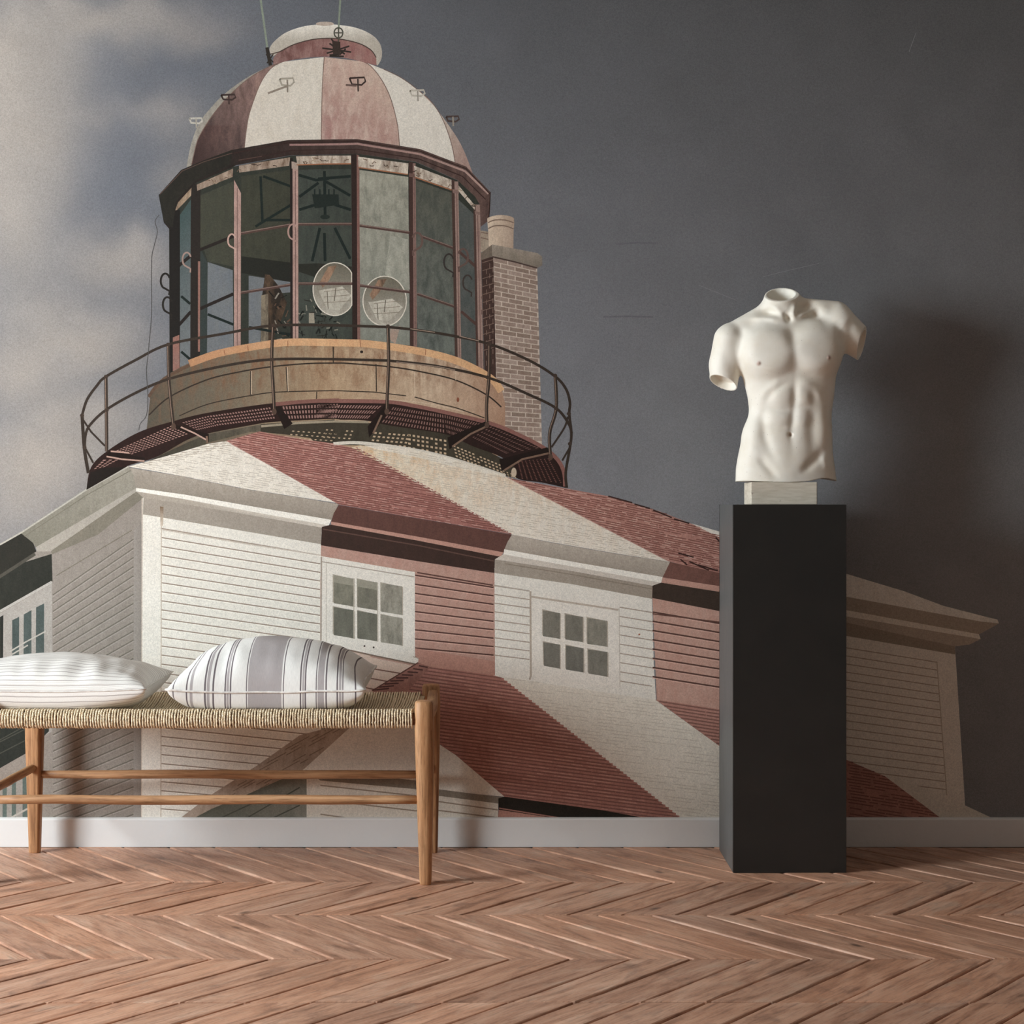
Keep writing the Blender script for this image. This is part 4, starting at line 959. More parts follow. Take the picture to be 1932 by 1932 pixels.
# ------------------------------------------------------------------ bench
M_wv = mat_wood('bench_wood_upright', 2, (178, 131, 91), (130, 90, 60), (204, 160, 118))
M_wx = mat_wood('bench_wood_long', 0, (178, 134, 96), (130, 90, 60), (206, 166, 126))
M_wy = mat_wood('bench_wood_cross', 1, (176, 132, 92), (126, 88, 60), (200, 160, 118))
def mat_cord():
    t = NT('seagrass_cord', .85, .2); v = t.coord('Object')
    n1 = t.noise(v, 160, 4, .7); n2 = t.noise(v, 18, 3)
    c = t.ramp(n1, [(.3, lin((176, 146, 110))), (.46, lin((232, 211, 178))), (.66, lin((248, 234, 208)))])
    t.color(t.mix(t.maprange(n2, .45, .7, 0, .25), c, lin((204, 172, 132))))
    w = t.n('ShaderNodeTexWave', bands_direction='DIAGONAL'); t.l(v, w.inputs[0]); w.inputs['Scale'].default_value = 70; w.inputs['Distortion'].default_value = 3
    t.bump(t.math('ADD', n1, w.outputs['Fac']), .7, .0025); return t.m
M_cord = mat_cord()
BY = -.327; BX = -.882
bench = thing('bench', 'wooden bench with woven cord seat and round stretchers along mural wall', 'bench', (BX, BY, 0))
XF, XB = .628, .626                      # half distances of front and back posts
YF, YB = -.228, .227                     # local depth of post axes
LEGH = .531
def leg(x, y, tx, ty, square=False):
    """tapering post: octagonal section, thickest under the seat"""
    bm = bmesh.new(); prev = None
    ring = [(0, .0165, .0), (.012, .0175, 0), (.20, .0225, .3), (.40, .0275, .6), (.475, .0285, .8), (LEGH - .006, .0272, 1), (LEGH, .0235, 1)]
    rings = []
    for (z, r, q) in ring:
        vs = []
        for k in range(16):
            a = 2 * math.pi * (k + .5) / 16; e = 5.0 if square else 3.2
            c_, s_ = math.cos(a), math.sin(a)
            rr = r / (abs(c_) ** e + abs(s_) ** e) ** (1 / e)
            vs.append(bm.verts.new((x + tx * (1 - z / LEGH) + rr * c_, y + ty * (1 - z / LEGH) + rr * s_, z)))
        rings.append(vs)
    for a, b in zip(rings[:-1], rings[1:]):
        for k in range(16): bm.faces.new((a[k], a[(k + 1) % 16], b[(k + 1) % 16], b[k]))
    bm.faces.new(rings[0][::-1]); bm.faces.new(rings[-1])
    o = bm_obj('leg', bm, M_wv, bench, True)
    m = o.modifiers.new('b', 'BEVEL'); m.width = .002; m.segments = 2; m.limit_method = 'ANGLE'; m.angle_limit = .7
    return o
leg(XF, YF, .004, .0); leg(-XF - .012, YF, -.004, .0); leg(XB, YB, .004, .0, True); leg(-XB, YB, .001, .0, True)
def rod(name, p0, p1, r0, r1, mat, seed=0, n=14):
    """hand-shaped round stretcher, swelling towards the middle"""
    p0, p1 = Vector(p0), Vector(p1); d = (p1 - p0).normalized()
    up = Vector((0, 0, 1)); sx = d.cross(up).normalized(); sy = sx.cross(d)
    bm = bmesh.new(); rings = []
    for i in range(n + 1):
        t = i / n; c = p0.lerp(p1, t); r = r0 + (r1 - r0) * math.sin(math.pi * t) ** .6
        c = c + sy * (.0028 * noise.noise((t * 4, seed, 0))) + sx * (.002 * noise.noise((t * 3, seed, 9)))
        r *= 1 + .06 * noise.noise((t * 6, seed, 4))
        rings.append([bm.verts.new(c + (sx * math.cos(a) + sy * math.sin(a) * .97) * r) for a in [2 * math.pi * k / 12 for k in range(12)]])
    for a, b in zip(rings[:-1], rings[1:]):
        for k in range(12): bm.faces.new((a[k], a[(k + 1) % 12], b[(k + 1) % 12], b[k]))
    bm.faces.new(rings[0][::-1]); bm.faces.new(rings[-1])
    return bm_obj(name, bm, mat, bench, True)
rod('stretcher', (-XF, YF, .244), (XF, YF, .244), .0125, .0142, M_wx, 1)
rod('stretcher', (-XB, YB, .246), (XB, YB, .246), .0125, .0148, M_wx, 2)
rod('stretcher', (-XB - .006, YF, .268), (-XB - .002, YB, .268), .0125, .0140, M_wy, 3)
rod('stretcher', (XF, YF, .268), (XB, YB, .268), .0125, .0140, M_wy, 4)
RZ = .478
M_rail = mat_wood('seat_rail_wood', 0, (112, 72, 50), (78, 48, 34), (136, 92, 66))
rod('seat_rail', (-XF, YF, RZ), (XF, YF, RZ), .0185, .0195, M_rail, 5)
rod('seat_rail', (-XB, YB, RZ), (XB, YB, RZ), .0185, .0195, M_rail, 6)
# curved side rails between the posts
for sx_ in (-1, 1):
    bm = bmesh.new(); rings = []
    for i in range(13):
        t = i / 12; y = YF + (YB - YF) * t; x = sx_ * (XF + .004 + .006 * math.sin(math.pi * t)); z = .492 - .006 * math.sin(math.pi * t)
        vs = []
        for k in range(14):
            a = 2 * math.pi * k / 14; e = 3.5; c_, s_ = math.cos(a), math.sin(a); q = (abs(c_) ** e + abs(s_) ** e) ** (-1 / e)
            vs.append(bm.verts.new((x + .017 * c_ * q, y, z + .026 * s_ * q)))
        rings.append(vs)
    for a, b in zip(rings[:-1], rings[1:]):
        for k in range(14): bm.faces.new((a[k], a[(k + 1) % 14], b[(k + 1) % 14], b[k]))
    bm.faces.new(rings[0][::-1]); bm.faces.new(rings[-1])
    bm_obj('side_rail', bm, M_wy, bench, True)
# woven seat: every cord is a loop over both rails with a sag between
def cord_tube(bm, pts, r, m=6):
    rings = []
    n = len(pts)
    for i in range(n):
        d = (pts[min(i + 1, n - 1)] - pts[max(i - 1, 0)]).normalized()
        u = d.cross(Vector((1, 0, 0))); u = u.normalized() if u.length > 1e-4 else Vector((0, 0, 1)); w = d.cross(u)
        rr = r * (1 + .14 * math.sin(i * 2.1 + pts[0].x * 900))
        rings.append([bm.verts.new(pts[i] + (u * math.cos(a) + w * math.sin(a)) * rr) for a in [2 * math.pi * k / m for k in range(m)]])
    for a, b in zip(rings[:-1], rings[1:]):
        for k in range(m): bm.faces.new((a[k], a[(k + 1) % m], b[(k + 1) % m], b[k]))
bm = bmesh.new()
xs_c = -XF + .034; pitch_c = .0079; i = 0
rr_ = random.Random(5)
while xs_c < XF - .03:
    e = abs(xs_c) / XF; sag = .032 * (1 - e ** 4)
    R_ = .0225 + rr_.uniform(-.0006, .0012); pts = []
    j = lambda: rr_.uniform(-.0009, .0009)
    for k in range(11):                     # round the front rail from underneath to the top
        a = math.radians(-100 + 200 * k / 10)
        pts.append(Vector((xs_c + j(), YF - R_ * math.cos(a), RZ + .001 + (R_ + .003) * math.sin(a))))
    for k in range(1, 12):
        t = k / 12; y = YF + .01 + (YB - YF - .02) * t
        pts.append(Vector((xs_c + j(), y, RZ + .0245 - sag * math.sin(math.pi * t) ** .75 + rr_.uniform(-.0006, .0006))))
    for k in range(8):
        a = math.radians(90 - 190 * k / 7)
        pts.append(Vector((xs_c + j(), YB + R_ * math.cos(a), RZ + .001 + (R_ + .003) * math.sin(a))))
    cord_tube(bm, pts, .0030 + rr_.uniform(-.0003, .0004)); xs_c += pitch_c + rr_.uniform(-.0006, .0006); i += 1
o = bm_obj('woven_seat', bm, M_cord, bench, True); o['kind'] = 'stuff'; o['label'] = 'natural cord woven over the seat rails'
# dense under-layer of the weave
V, Fc = [], []; NXs, NYs = 40, 14
for i in range(NXs + 1):
    for j in range(NYs + 1):
        u = -XF + .02 + (2 * XF - .04) * i / NXs; t = j / NYs
        e = abs(u) / XF; V.append((u, YF + (YB - YF) * t, RZ + .0195 - .032 * (1 - min(1, e) ** 4) * math.sin(math.pi * t) ** .75))
for i in range(NXs):
    for j in range(NYs):
        a = i * (NYs + 1) + j; Fc.append((a, a + NYs + 1, a + NYs + 2, a + 1))
o = mesh_obj('seat_underlay', V, Fc, M_cord, bench, True); sm = o.modifiers.new('s', 'SOLIDIFY'); sm.thickness = .006; sm.offset = -1

# ------------------------------------------------------------------ pillows
def mat_pinstripe():
    t = NT('pinstripe_linen', .9, .15); c = t.n('ShaderNodeTexCoord'); sx = t.n('ShaderNodeSeparateXYZ'); t.l(c.outputs['UV'], sx.inputs[0])
    v = sx.outputs['Y']
    nz_ = t.noise(c.outputs['UV'], 7, 3); v = t.math('ADD', v, t.math('MULTIPLY', t.math('SUBTRACT', nz_, .5), .006))
    f = t.math('FRACT', t.math('MULTIPLY', v, 62.0)); st1 = t.math('LESS_THAN', f, .2)
    f2 = t.math('FRACT', t.math('MULTIPLY', v, 190.0)); st2 = t.math('MULTIPLY', t.math('LESS_THAN', f2, .35), .45)
    f3 = t.math('FRACT', t.math('MULTIPLY', v, 14.0)); st2 = t.math('MULTIPLY', st2, t.math('LESS_THAN', f3, .5))
    m_ = t.math('MAXIMUM', st1, st2)
    wv = t.noise(t.coord('UV', (260, 260, 1)), 1, 2)
    col = t.mix(t.math('MULTIPLY', m_, .6), lin((234, 230, 224)), lin((140, 126, 120)))
    col = t.mix(.25, col, t.ramp(wv, [(.3, (.7, .7, .7)), (.7, (1.1, 1.1, 1.1))]), 'MULTIPLY'); t.color(col)
    t.bump(wv, .25, .001); return t.m
def mat_broadstripe():
    t = NT('broad_stripe_linen', .9, .15); c = t.n('ShaderNodeTexCoord'); sx = t.n('ShaderNodeSeparateXYZ'); t.l(c.outputs['UV'], sx.inputs[0])
    u = sx.outputs['X']
    nz_ = t.noise(c.outputs['UV'], 5, 3); u = t.math('ADD', u, t.math('MULTIPLY', t.math('SUBTRACT', nz_, .5), .008))
    W_, Gm, Dk = lin((236, 234, 229)), lin((176, 169, 168)), lin((112, 103, 106))
    st = [(0, W_)]
    def band(a, b, c_): st.extend([(a, c_), (b, W_)])
    band(.03, .036, Dk); band(.096, .103, Dk); band(.115, .13, Gm); band(.187, .195, Dk); band(.20, .215, Gm); band(.228, .236, Dk); band(.29, .297, Dk)
    band(.30, .312, Gm); band(.316, .323, Dk); band(.395, .40, Dk); band(.405, .575, Gm); band(.581, .586, Dk); band(.667, .673, Dk); band(.678, .688, Gm); band(.692, .698, Dk)
    band(.747, .753, Dk); band(.757, .79, Gm); band(.797, .803, Dk); band(.853, .86, Dk); band(.865, .876, Gm); band(.881, .887, Dk); band(.945, .952, Dk)
    half = len(st) // 2 + 1
    def rampc(sub, lo, hi):
        x = t.n('ShaderNodeValToRGB'); x.color_ramp.interpolation = 'CONSTANT'; el = x.color_ramp.elements
        t.l(t.maprange(u, lo, hi, 0, 1), x.inputs[0])
        while len(el) < len(sub): el.new(.5)
        for e, (p, c_) in zip(el, sub): e.position = max(0, (p - lo) / (hi - lo)); e.color = tuple(c_) + (1,)
        return x.outputs[0]
    s1_ = [s for s in st if s[0] < .375]; s2_ = [(.375, W_)] + [s for s in st if s[0] >= .375]
    col = t.mix(t.math('GREATER_THAN', u, .375), rampc(s1_, 0, .375), rampc(s2_, .375, 1))
    wv = t.noise(t.coord('UV', (300, 60, 1)), 1, 3)
    col = t.mix(.35, col, t.ramp(wv, [(.3, (.74, .74, .75)), (.65, (1.08, 1.08, 1.08))]), 'MULTIPLY'); t.color(col)
    t.bump(wv, .25, .001); return t.m
def pillow(name, label, cx, cy, hx, hy, top, seam, floorz, mat, seed, tilt, grp, piping=False):
    root = thing(name, label, 'pillow', (cx, cy, floorz), grp)
    n = 56; V = []; Fc = []; uv = []
    def outline(u, v):
        # sides pulled in between pointed corners
        x = hx * u * (1 - .075 * (1 - abs(v) ** 1.6) * abs(u) ** 2); y = hy * v * (1 - .075 * (1 - abs(u) ** 1.6) * abs(v) ** 2)
        return x, y
    def seamz(u, v):
        corner = (abs(u) * abs(v)) ** 2
        return seam + tilt * (v + 1) / 2 + .010 * corner + .003 * noise.noise((u * 3, v * 3, seed))
    for side in (1, -1):
        for j in range(n + 1):
            for i in range(n + 1):
                u, v = -1 + 2 * i / n, -1 + 2 * j / n
                u, v = math.sin(u * math.pi / 2) * .5 + u * .5, math.sin(v * math.pi / 2) * .5 + v * .5
                x, y = outline(u, v); z0_ = seamz(u, v)
                p = max(0, (1 - u ** 2)) ** .62 * max(0, (1 - v ** 2)) ** .62
                if side > 0:
                    z = z0_ + (top - seam - tilt * .5) * p ** .8
                    edge = (1 - p) * p * 4
                    z += .009 * edge * noise.noise((x * 22 + seed, y * 9, 1)) + .004 * p * noise.noise((x * 8, y * 8, seed + 2))
                    fold = noise.noise((math.atan2(v, u) * 5, seed, 0)); z += .014 * fold * max(0, (abs(u * v)) - .25) * p ** .3
                else:
                    z = z0_ - (seam + tilt * .5) * min(1, 1.6 * p ** .55); z = max(z, .0015)
                V.append((x, y, z)); uv.append([.5 + .5 * u, 0.0])
    N1 = (n + 1) ** 2
    for side in (0, 1):
        for i in range(n + 1):
            acc = 0.0
            for j in range(1, n + 1):
                a = side * N1 + (j - 1) * (n + 1) + i; b = a + n + 1
                acc += (Vector(V[b]) - Vector(V[a])).length; uv[b][1] = acc if side == 0 else -acc
    def idx(side, i, j):
        if side and (i in (0, n) or j in (0, n)): side = 0
        return side * N1 + j * (n + 1) + i
    for side in (0, 1):
        for j in range(n):
            for i in range(n):
                q = [idx(side, i, j), idx(side, i + 1, j), idx(side, i + 1, j + 1), idx(side, i, j + 1)]
                Fc.append(q if side == 0 else q[::-1])
    o = mesh_obj('cover', V, Fc, mat, root, True)
    l = o.data.uv_layers.new(name='UVMap')
    vi = np.zeros(len(o.data.loops), dtype=np.int32); o.data.loops.foreach_get('vertex_index', vi)
    l.data.foreach_set('uv', np.array(uv, dtype=np.float32)[vi].reshape(-1))
    bm = bmesh.new(); bm.from_mesh(o.data)
    bmesh.ops.delete(bm, geom=[v for v in bm.verts if not v.link_faces], context='VERTS'); bm.to_mesh(o.data); bm.free()
    # seam along the rim
    path = []
    for k in range(4 * 30):
        s_, t = divmod(k, 30); t = -1 + 2 * t / 30
        u, v = [(t, -1), (1, t), (-t, 1), (-1, -t)][s_]
        x, y = outline(u, v); path.append(Vector((x * 1.004, y * 1.004, seamz(u, v))))
    bm = bmesh.new(); rings = []; m = len(path); r = .0034 if piping else .0018
    for i in range(m):
        d = (path[(i + 1) % m] - path[i - 1]).normalized(); u_ = d.cross(Vector((0, 0, 1))).normalized(); w_ = d.cross(u_)
        rings.append([bm.verts.new(path[i] + (u_ * math.cos(a) + w_ * math.sin(a)) * r) for a in [2 * math.pi * k / 6 for k in range(6)]])
    for i in range(m):
        a, b = rings[i], rings[(i + 1) % m]
        for k in range(6): bm.faces.new((a[k], a[(k + 1) % 6], b[(k + 1) % 6], b[k]))
    bm_obj('seam', bm, M_seam, o, True)
    return root
def mat_seam():
    t = NT('pillow_seam', .9, .1); t.color(t.ramp(t.noise(t.coord(), 60, 3), [(.35, lin((206, 198, 192))), (.65, lin((240, 236, 230)))])); return t.m
M_seam = mat_seam()
SEATZ = RZ + .0265
pillow('pillow', 'flat white pillow with fine grey pinstripes at left end of bench', -1.368, -.375, .312, .198, .148, .052, SEATZ, mat_pinstripe(), 3.1, .012, 'pillows on the bench')
pillow('pillow', 'plump white pillow with broad grey stripes near middle of bench', -.711, -.372, .288, .196, .196, .050, SEATZ, mat_broadstripe(), 8.4, .030, 'pillows on the bench', True)

# ------------------------------------------------------------------ pedestal
def mat_black():
    t = NT('black_lacquered_board', .3, .5); v = t.coord(); n1 = t.noise(v, 7, 5, .6); n2 = t.noise(v, 60, 4)
    t.color(t.ramp(n1, [(.3, lin((35, 35, 34))), (.7, lin((40, 39, 37)))]))
    t.put(t.b.inputs['Roughness'], t.maprange(n1, .3, .7, .34, .38)); t.bump(n2, .05, .001); return t.m
M_blk = mat_black()
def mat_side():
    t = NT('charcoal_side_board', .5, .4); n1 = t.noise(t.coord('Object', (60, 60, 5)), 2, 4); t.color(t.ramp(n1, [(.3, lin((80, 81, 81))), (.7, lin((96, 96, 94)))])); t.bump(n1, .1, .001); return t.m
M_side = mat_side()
PXa, PXb, PYf, PYb, PH = .6589, .9973, -.405, -.066, 1.0985
ped = thing('pedestal', 'tall square black pedestal standing by the baseboard under plaster torso', 'pedestal', ((PXa + PXb) / 2, (PYf + PYb) / 2, 0))
pw2, pd2, th = (PXb - PXa) / 2, (PYb - PYf) / 2, .012
box('front_panel', (-pw2, -pd2, 0), (pw2, -pd2 + th, PH), M_blk, ped, .0012)
box('back_panel', (-pw2, pd2 - th, 0), (pw2, pd2, PH), M_blk, ped, .0012)
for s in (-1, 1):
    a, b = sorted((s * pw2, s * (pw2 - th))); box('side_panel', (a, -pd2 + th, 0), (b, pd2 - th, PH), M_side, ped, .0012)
box('top_panel', (-pw2 + th, -pd2 + th, PH - th), (pw2 - th, pd2 - th, PH), M_blk, ped, .0008)

# ------------------------------------------------------------------ plaster torso (one continuous mesh from a distance field)
TS = 4.026; TD = 5.29; TK = FPX / TD                     # survey scale, distance
TYC = TD + CAMY
sculpt = thing('torso_sculpture', 'cream plaster male torso with cut neck and arms on black pedestal', 'sculpture', (.81, TYC, PH))
def sm(a, b, k):
    h = np.clip(.5 + .5 * (b - a) / k, 0, 1); return b + (a - b) * h - k * h * (1 - h)
VX = 5.0
ax = np.arange(120, 1396, VX, dtype=np.float32); ay = np.arange(-270, 270, VX, dtype=np.float32); az = np.arange(140, 1684, VX, dtype=np.float32)
U = ax[:, None, None]; Yd = ay[None, :, None]; Vz = az[None, None, :]
tab = np.array([(300, 640, 860, 60, 60), (360, 560, 960, 85, 85), (430, 440, 1080, 120, 110), (500, 372, 1125, 150, 135), (600, 362, 1132, 178, 155), (700, 378, 1126, 192, 165), (800, 396, 1116, 196, 170), (900, 420, 1108, 190, 172), (1000, 446, 1098, 180, 168),
                (1100, 458, 1082, 170, 160), (1160, 450, 1076, 166, 158), (1220, 424, 1077, 166, 160), (1280, 405, 1080, 168, 168), (1360, 395, 1083, 172, 182), (1440, 375, 1090, 176, 196), (1540, 358, 1106, 178, 205), (1700, 352, 1124, 176, 205)], dtype=np.float32)
def tb(k):
    y = np.interp(az, tab[:, 0], tab[:, k]); q = np.convolve(np.pad(y, 6, mode='edge'), np.ones(13) / 13, mode='valid'); return q.astype(np.float32)[None, None, :]
xl, xr, bf, bb = tb(1), tb(2), tb(3), tb(4)
cx = (xl + xr) / 2; aw = (xr - xl) / 2
bd = np.where(Yd < 0, bf, bb)
nE = 2.35
q = ((np.abs(U - cx) / aw) ** nE + (np.abs(Yd) / bd) ** nE) ** (1 / nE)
f = (q - 1) * np.minimum(aw, bd)
f = -sm(-f, -(395 - Vz + np.zeros_like(f)), 70)
def cone(p, q_, r0, r1, sy=1.0):
    px_, py_, pz_ = p; dx, dy, dz = q_[0] - px_, q_[1] - py_, q_[2] - pz_; L2 = dx * dx + dy * dy + dz * dz
    t = np.clip(((U - px_) * dx + (Yd - py_) * dy + (Vz - pz_) * dz) / L2, 0, 1)
    return np.sqrt((U - px_ - dx * t) ** 2 + ((Yd - py_ - dy * t) / sy) ** 2 + (Vz - pz_ - dz * t) ** 2) - (r0 + (r1 - r0) * t)
neck = cone((700, 10, 150), (712, 15, 420), 120, 134, .98)
trapL = cone((625, 35, 352), (330, 20, 522), 84, 84); trapR = cone((825, 35, 332), (1120, 20, 366), 88, 94)
f = sm(f, sm(trapL, trapR, 30), 60); f = sm(f, neck, 80)
armL = sm(cone((300, 0, 566), (268, 0, 760), 112, 116), cone((276, 0, 740), (252, 5, 1000), 114, 104), 20)
armR = cone((1140, 10, 468), (1352, 30, 628), 148, 112)
inn_f = cone((276, 0, 740), (252, 5, 1000), 103, 94)
armL = np.maximum(armL, Vz - (852 + (U - 160) * .43 + Yd * .34))
nx2, ny2, nz2_ = .90, -.34, .27
cutR = nx2 * (U - 1306) + ny2 * Yd + nz2_ * (Vz - 602)
armR = np.maximum(armR, cutR)
f = sm(f, armL, 34); f = sm(f, armR, 46)
# relief of the muscles, defined over the frontal plane
U2, V2 = np.meshgrid(ax, az, indexing='ij')
def bump(cx_, cy_, rx, ry, a, rot=0, p=1.0):
    c_, s_ = math.cos(rot), math.sin(rot); dx, dy = U2 - cx_, V2 - cy_
    return a * np.exp(-((((dx * c_ + dy * s_) / rx) ** 2 + ((-dx * s_ + dy * c_) / ry) ** 2) ** p))
def ridge(pts, sg, a, taper=True):
    d = np.full(U2.shape, 1e9); best = np.zeros(U2.shape); run = 0.0
    for (p, q_) in zip(pts[:-1], pts[1:]):
        dx, dy = q_[0] - p[0], q_[1] - p[1]; t = np.clip(((U2 - p[0]) * dx + (V2 - p[1]) * dy) / (dx * dx + dy * dy), 0, 1)
        L = math.hypot(dx, dy); dd = np.hypot(U2 - p[0] - dx * t, V2 - p[1] - dy * t)
        best = np.where(dd < d, run + t * L, best); d = np.minimum(d, dd); run += L
    fade = np.clip(np.minimum(best, run - best) / (.3 * run), 0.12, 1)
    return a * .8 * fade * np.exp(-(d / (sg * 1.35)) ** 2)
R2 = bump(572, 668, 212, 192, 58, .14, 2.6) + bump(965, 645, 200, 188, 54, -.14, 2.6)
R2 += ridge([(728, 470), (752, 560), (772, 690), (776, 800)], 26, -13)
R2 += ridge([(470, 830), (560, 880), (660, 878), (745, 825)], 24, -6) + ridge([(785, 815), (850, 850), (960, 842), (1060, 790)], 24, -6)
R2 += bump(672, 1000, 84, 92, 18, .1, 1.6) + bump(655, 1168, 84, 62, 15, 0, 1.7) + bump(668, 1370, 92, 150, 13, -.1, 1.5)
R2 += bump(842, 985, 58, 96, 16, -.1, 1.6) + bump(832, 1165, 62, 66, 12, 0, 1.7) + bump(828, 1370, 72, 150, 11, .1, 1.5)
R2 += ridge([(778, 830), (776, 1000), (768, 1150), (748, 1280), (756, 1430)], 17, -13)
R2 += ridge([(575, 1100), (670, 1112), (760, 1112)], 13, -7) + ridge([(800, 1090), (890, 1080)], 13, -5) + ridge([(575, 1232), (735, 1240)], 14, -6)
R2 += ridge([(760, 893), (680, 925), (610, 975), (562, 1060)], 20, -11) + ridge([(740, 865), (640, 905), (560, 975), (505, 1060)], 20, 7)
R2 += ridge([(810, 870), (900, 925), (955, 990), (1000, 1060)], 24, 8) + ridge([(800, 915), (870, 960), (915, 1020), (935, 1080)], 20, -5)
R2 += ridge([(562, 1070), (545, 1180), (556, 1310), (598, 1420), (650, 1530)], 24, -12) + ridge([(900, 1080), (905, 1200), (895, 1330), (880, 1430)], 34, -10)
R2 += bump(470, 1320, 66, 120, 13) + bump(1000, 1270, 66, 120, 12) + bump(985, 1130, 50, 60, 5)
R2 += ridge([(490, 1425), (550, 1510), (600, 1570), (660, 1640)], 22, -17) + ridge([(1010, 1395), (945, 1470), (870, 1540), (800, 1590)], 22, -17)
R2 += ridge([(400, 1385), (480, 1410), (560, 1500)], 20, 6) + ridge([(985, 1440), (1030, 1560)], 18, 8) + bump(735, 1560, 130, 110, 15)
R2 += ridge([(440, 412), (560, 410), (700, 438)], 14, 22) + ridge([(775, 412), (870, 374), (975, 322)], 15, 28)
R2 += bump(610, 366, 70, 26, -26, .1) + bump(880, 322, 60, 30, -36, -.3) + bump(738, 418, 24, 28, -38) + ridge([(690, 380), (715, 410)], 14, -18) + bump(945, 366, 36, 34, -24) + bump(470, 470, 60, 40, -10)
R2 += ridge([(612, 320), (680, 380), (722, 432)], 15, 20) + ridge([(805, 300), (775, 370), (752, 432)], 15, 30) + ridge([(800, 350), (820, 380)], 16, -10)
R2 += ridge([(350, 460), (396, 540), (392, 620), (378, 700)], 30, -9) + ridge([(1085, 430), (1120, 520), (1140, 620)], 26, -12) + bump(1010, 345, 46, 46, 12) + ridge([(1210, 420), (1200, 520), (1220, 600)], 26, -8)
R2 += bump(290, 620, 70, 130, 10) + ridge([(245, 620), (300, 800), (330, 890)], 24, -5)
def blur(a, n):
    k = np.ones(n) / n
    a = np.apply_along_axis(lambda r: np.convolve(np.pad(r, n // 2, mode='edge'), k, mode='valid'), 0, a)
    return np.apply_along_axis(lambda r: np.convolve(np.pad(r, n // 2, mode='edge'), k, mode='valid'), 1, a)
R2 = blur(blur(R2, 5), 5)
R2 += bump(742, 1296, 14, 15, -24) + bump(742, 1274, 18, 8, 4) + bump(497, 766, 10, 10, 7) + bump(1020, 722, 10, 10, 7)
R2 = R2 * 1.12
mask = np.clip((40 - Yd) / 70, 0, 1); mask = mask * mask * (3 - 2 * mask)
f = f - R2.astype(np.float32)[:, None, :] * mask
# cuts: neck rim, hollow neck and arm ends, base
f = np.maximum(f, (228 - .55 * Yd - .10 * (U - 700)) - Vz)
f = -np.minimum(-f, cone((699, 10, 130), (706, 12, 330), 113, 96, .98))
f = np.maximum(f, -(np.maximum(inn_f, -(Vz - (790 + (U - 160) * .43 + Yd * .34)))))
hol = np.maximum(cone((1200, 20, 520), (1372, 32, 642), 104, 100), -(cutR + 55))
f = np.maximum(f, -hol)
f = np.maximum(f, Vz - (1648 - 22 * np.exp(-((U - 1010) / 95) ** 2) + 4 * np.sin(U / 90)) * np.ones_like(f))
def surface_nets(f):
    nx, ny, nz = f.shape; s = f < 0
    c = [(i, j, k) for i in (0, 1) for j in (0, 1) for k in (0, 1)]
    cnt = sum(s[i:nx - 1 + i, j:ny - 1 + j, k:nz - 1 + k].astype(np.int8) for i, j, k in c)
    act = (cnt > 0) & (cnt < 8); ids = np.argwhere(act); index = -np.ones(act.shape, dtype=np.int64); index[act] = np.arange(len(ids))
    P = np.zeros((len(ids), 3)); Wt = np.zeros(len(ids))
    for a in range(8):
        for b in range(a + 1, 8):
            d = np.array(c[b]) - np.array(c[a])
            if np.abs(d).sum() != 1 or (d < 0).any(): continue
            fa = f[ids[:, 0] + c[a][0], ids[:, 1] + c[a][1], ids[:, 2] + c[a][2]]; fb_ = f[ids[:, 0] + c[b][0], ids[:, 1] + c[b][1], ids[:, 2] + c[b][2]]
            m = (fa < 0) != (fb_ < 0); t = np.where(m, fa / np.where(m, fa - fb_, 1), 0)
            P += (np.array(c[a])[None, :] + d[None, :] * t[:, None]) * m[:, None]; Wt += m
    P = ids + P / Wt[:, None]
    Q = []
    for axx in range(3):
        sh = [slice(None)] * 3; sh2 = [slice(None)] * 3; sh[axx] = slice(0, -1); sh2[axx] = slice(1, None)
        A_, B_ = s[tuple(sh)], s[tuple(sh2)]
        e = np.argwhere(A_ != B_); o1, o2 = [(1, 2), (2, 0), (0, 1)][axx]
        e = e[(e[:, o1] > 0) & (e[:, o2] > 0) & (e[:, o1] < f.shape[o1] - 1) & (e[:, o2] < f.shape[o2] - 1)]
        ins = A_[e[:, 0], e[:, 1], e[:, 2]]
        def g(a, b):
            k = e.copy(); k[:, o1] -= a; k[:, o2] -= b; return index[k[:, 0], k[:, 1], k[:, 2]]
        qd = np.stack([g(1, 1), g(0, 1), g(0, 0), g(1, 0)], 1); qd[~ins] = qd[~ins][:, ::-1]; Q.append(qd)
    return P, np.concatenate(Q)
P, Q = surface_nets(f)
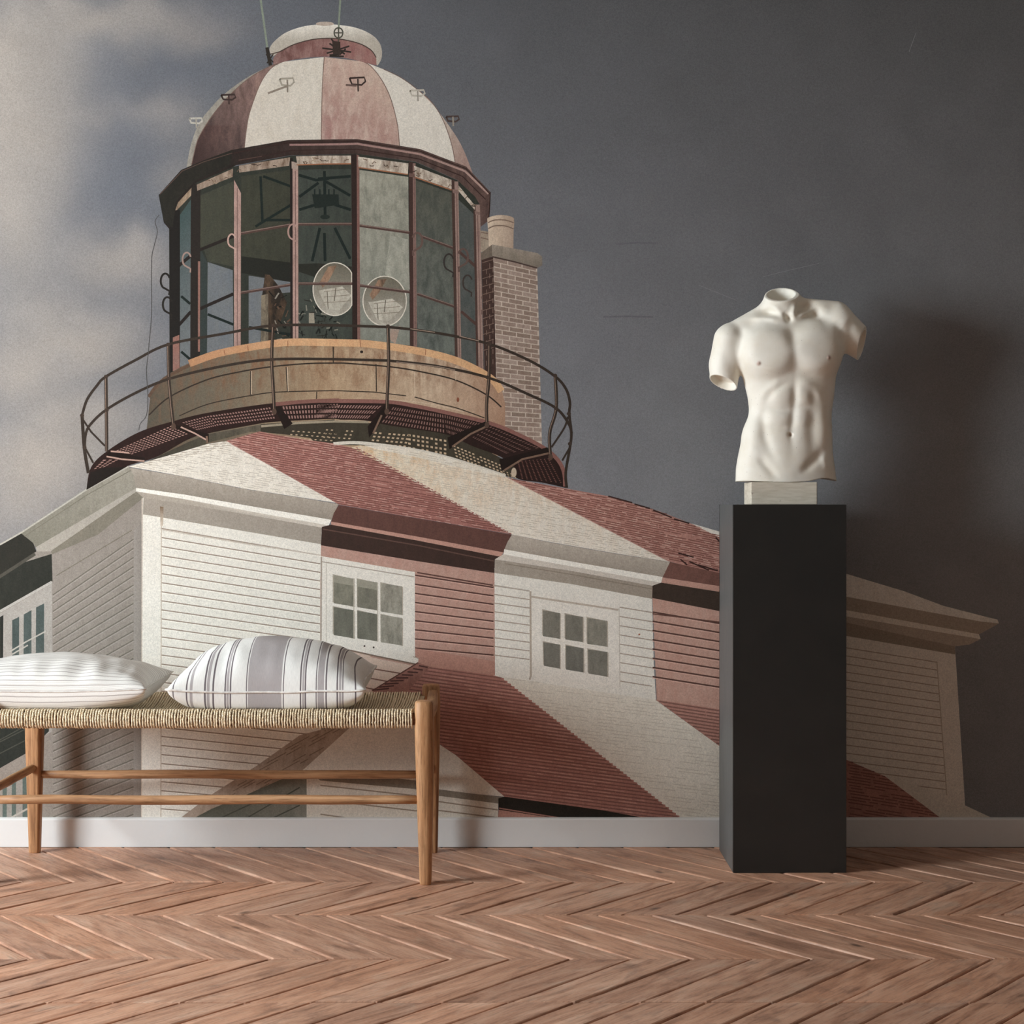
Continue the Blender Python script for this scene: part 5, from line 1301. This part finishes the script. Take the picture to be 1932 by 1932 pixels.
# keep smooth: two relaxation passes
E0 = np.concatenate([Q[:, [0, 1]], Q[:, [1, 2]], Q[:, [2, 3]], Q[:, [3, 0]]]); E0 = np.concatenate([E0, E0[:, ::-1]])
for lam in (.5, -.52, .5, -.52, .4):
    acc = np.zeros_like(P); cn = np.zeros(len(P)); np.add.at(acc, E0[:, 0], P[E0[:, 1]]); np.add.at(cn, E0[:, 0], 1)
    P = P + lam * (acc / cn[:, None] - P)
uu = 120 + P[:, 0] * VX; yy_ = -270 + P[:, 1] * VX; vv_ = 140 + P[:, 2] * VX
wx = (1300 + uu / TS - 966) / TK; wz = CAMH - (500 + vv_ / TS - HOR) / TK; wy = TYC + yy_ / TS / TK
def mat_plasterfig():
    t = NT('cast_plaster', .5, .35); v = t.coord('Object'); n1 = t.noise(v, 12, 5); n2 = t.noise(v, 160, 3)
    c = t.ramp(n1, [(.3, lin((236, 228, 212))), (.6, lin((245, 240, 228)))]); at = t.n('ShaderNodeAttribute', attribute_name='tone')
    c = t.mix(at.outputs['Fac'], c, lin((158, 112, 92)))
    sp = t.n('ShaderNodeTexVoronoi'); t.l(v, sp.inputs['Vector']); sp.inputs['Scale'].default_value = 55
    c = t.mix(t.maprange(sp.outputs['Distance'], .075, .04, 0, .5), c, lin((120, 96, 78)))
    t.color(c); t.bump(n2, .06, .001)
    return t.m
loc = sculpt.location
body = mesh_obj('torso', np.stack([wx - loc[0], wy - loc[1], wz - loc[2]], 1).tolist(), Q[:, ::-1].tolist(), mat_plasterfig(), sculpt, True)
tone = np.zeros(len(P), dtype=np.float32)
for (a, b, r) in ((497, 766, 17), (1020, 722, 17)):
    tone = np.maximum(tone, .75 * np.exp(-(((uu - a) ** 2 + (vv_ - b) ** 2) / r ** 2) ** 1.5) * (yy_ < 0))
tone = np.maximum(tone, .5 * np.exp(-(((uu - 742) ** 2 + (vv_ - 1296) ** 2) / 12 ** 2)) * (yy_ < 0))
at = body.data.attributes.new('tone', 'FLOAT', 'POINT'); at.data.foreach_set('value', tone)
bm = bmesh.new(); bm.from_mesh(body.data); bmesh.ops.recalc_face_normals(bm, faces=bm.faces); bm.to_mesh(body.data); bm.free()
body.data.polygons.foreach_set('use_smooth', [True] * len(body.data.polygons))
body['label'] = 'cream plaster cast of a bare torso'
# mounting block
def mat_block():
    t = NT('chipped_white_block', .7, .25); v = t.coord('Object', (1, 1, 1)); n1 = t.noise(t.coord('Object', (6, 6, 40)), 3, 5, .65); n2 = t.noise(v, 45, 4)
    c = t.ramp(n1, [(.3, lin((200, 188, 168))), (.6, lin((222, 212, 195)))]); c = t.mix(t.maprange(n2, .66, .74, 0, .8), c, lin((120, 94, 70))); t.color(c); t.bump(n1, .4, .002); return t.m
zb = (CAMH - (909.5 - HOR) / (FPX / 5.22)) - PH
bx0, bx1 = (1417 - 966) / (FPX / 5.22) - loc[0], (1542 - 966) / (FPX / 5.22) - loc[0]
o = box('mounting_block', (bx0, -.07, .0), (bx1, .085, zb), mat_block(), sculpt, .0022); o['label'] = 'chipped off-white block under the torso'
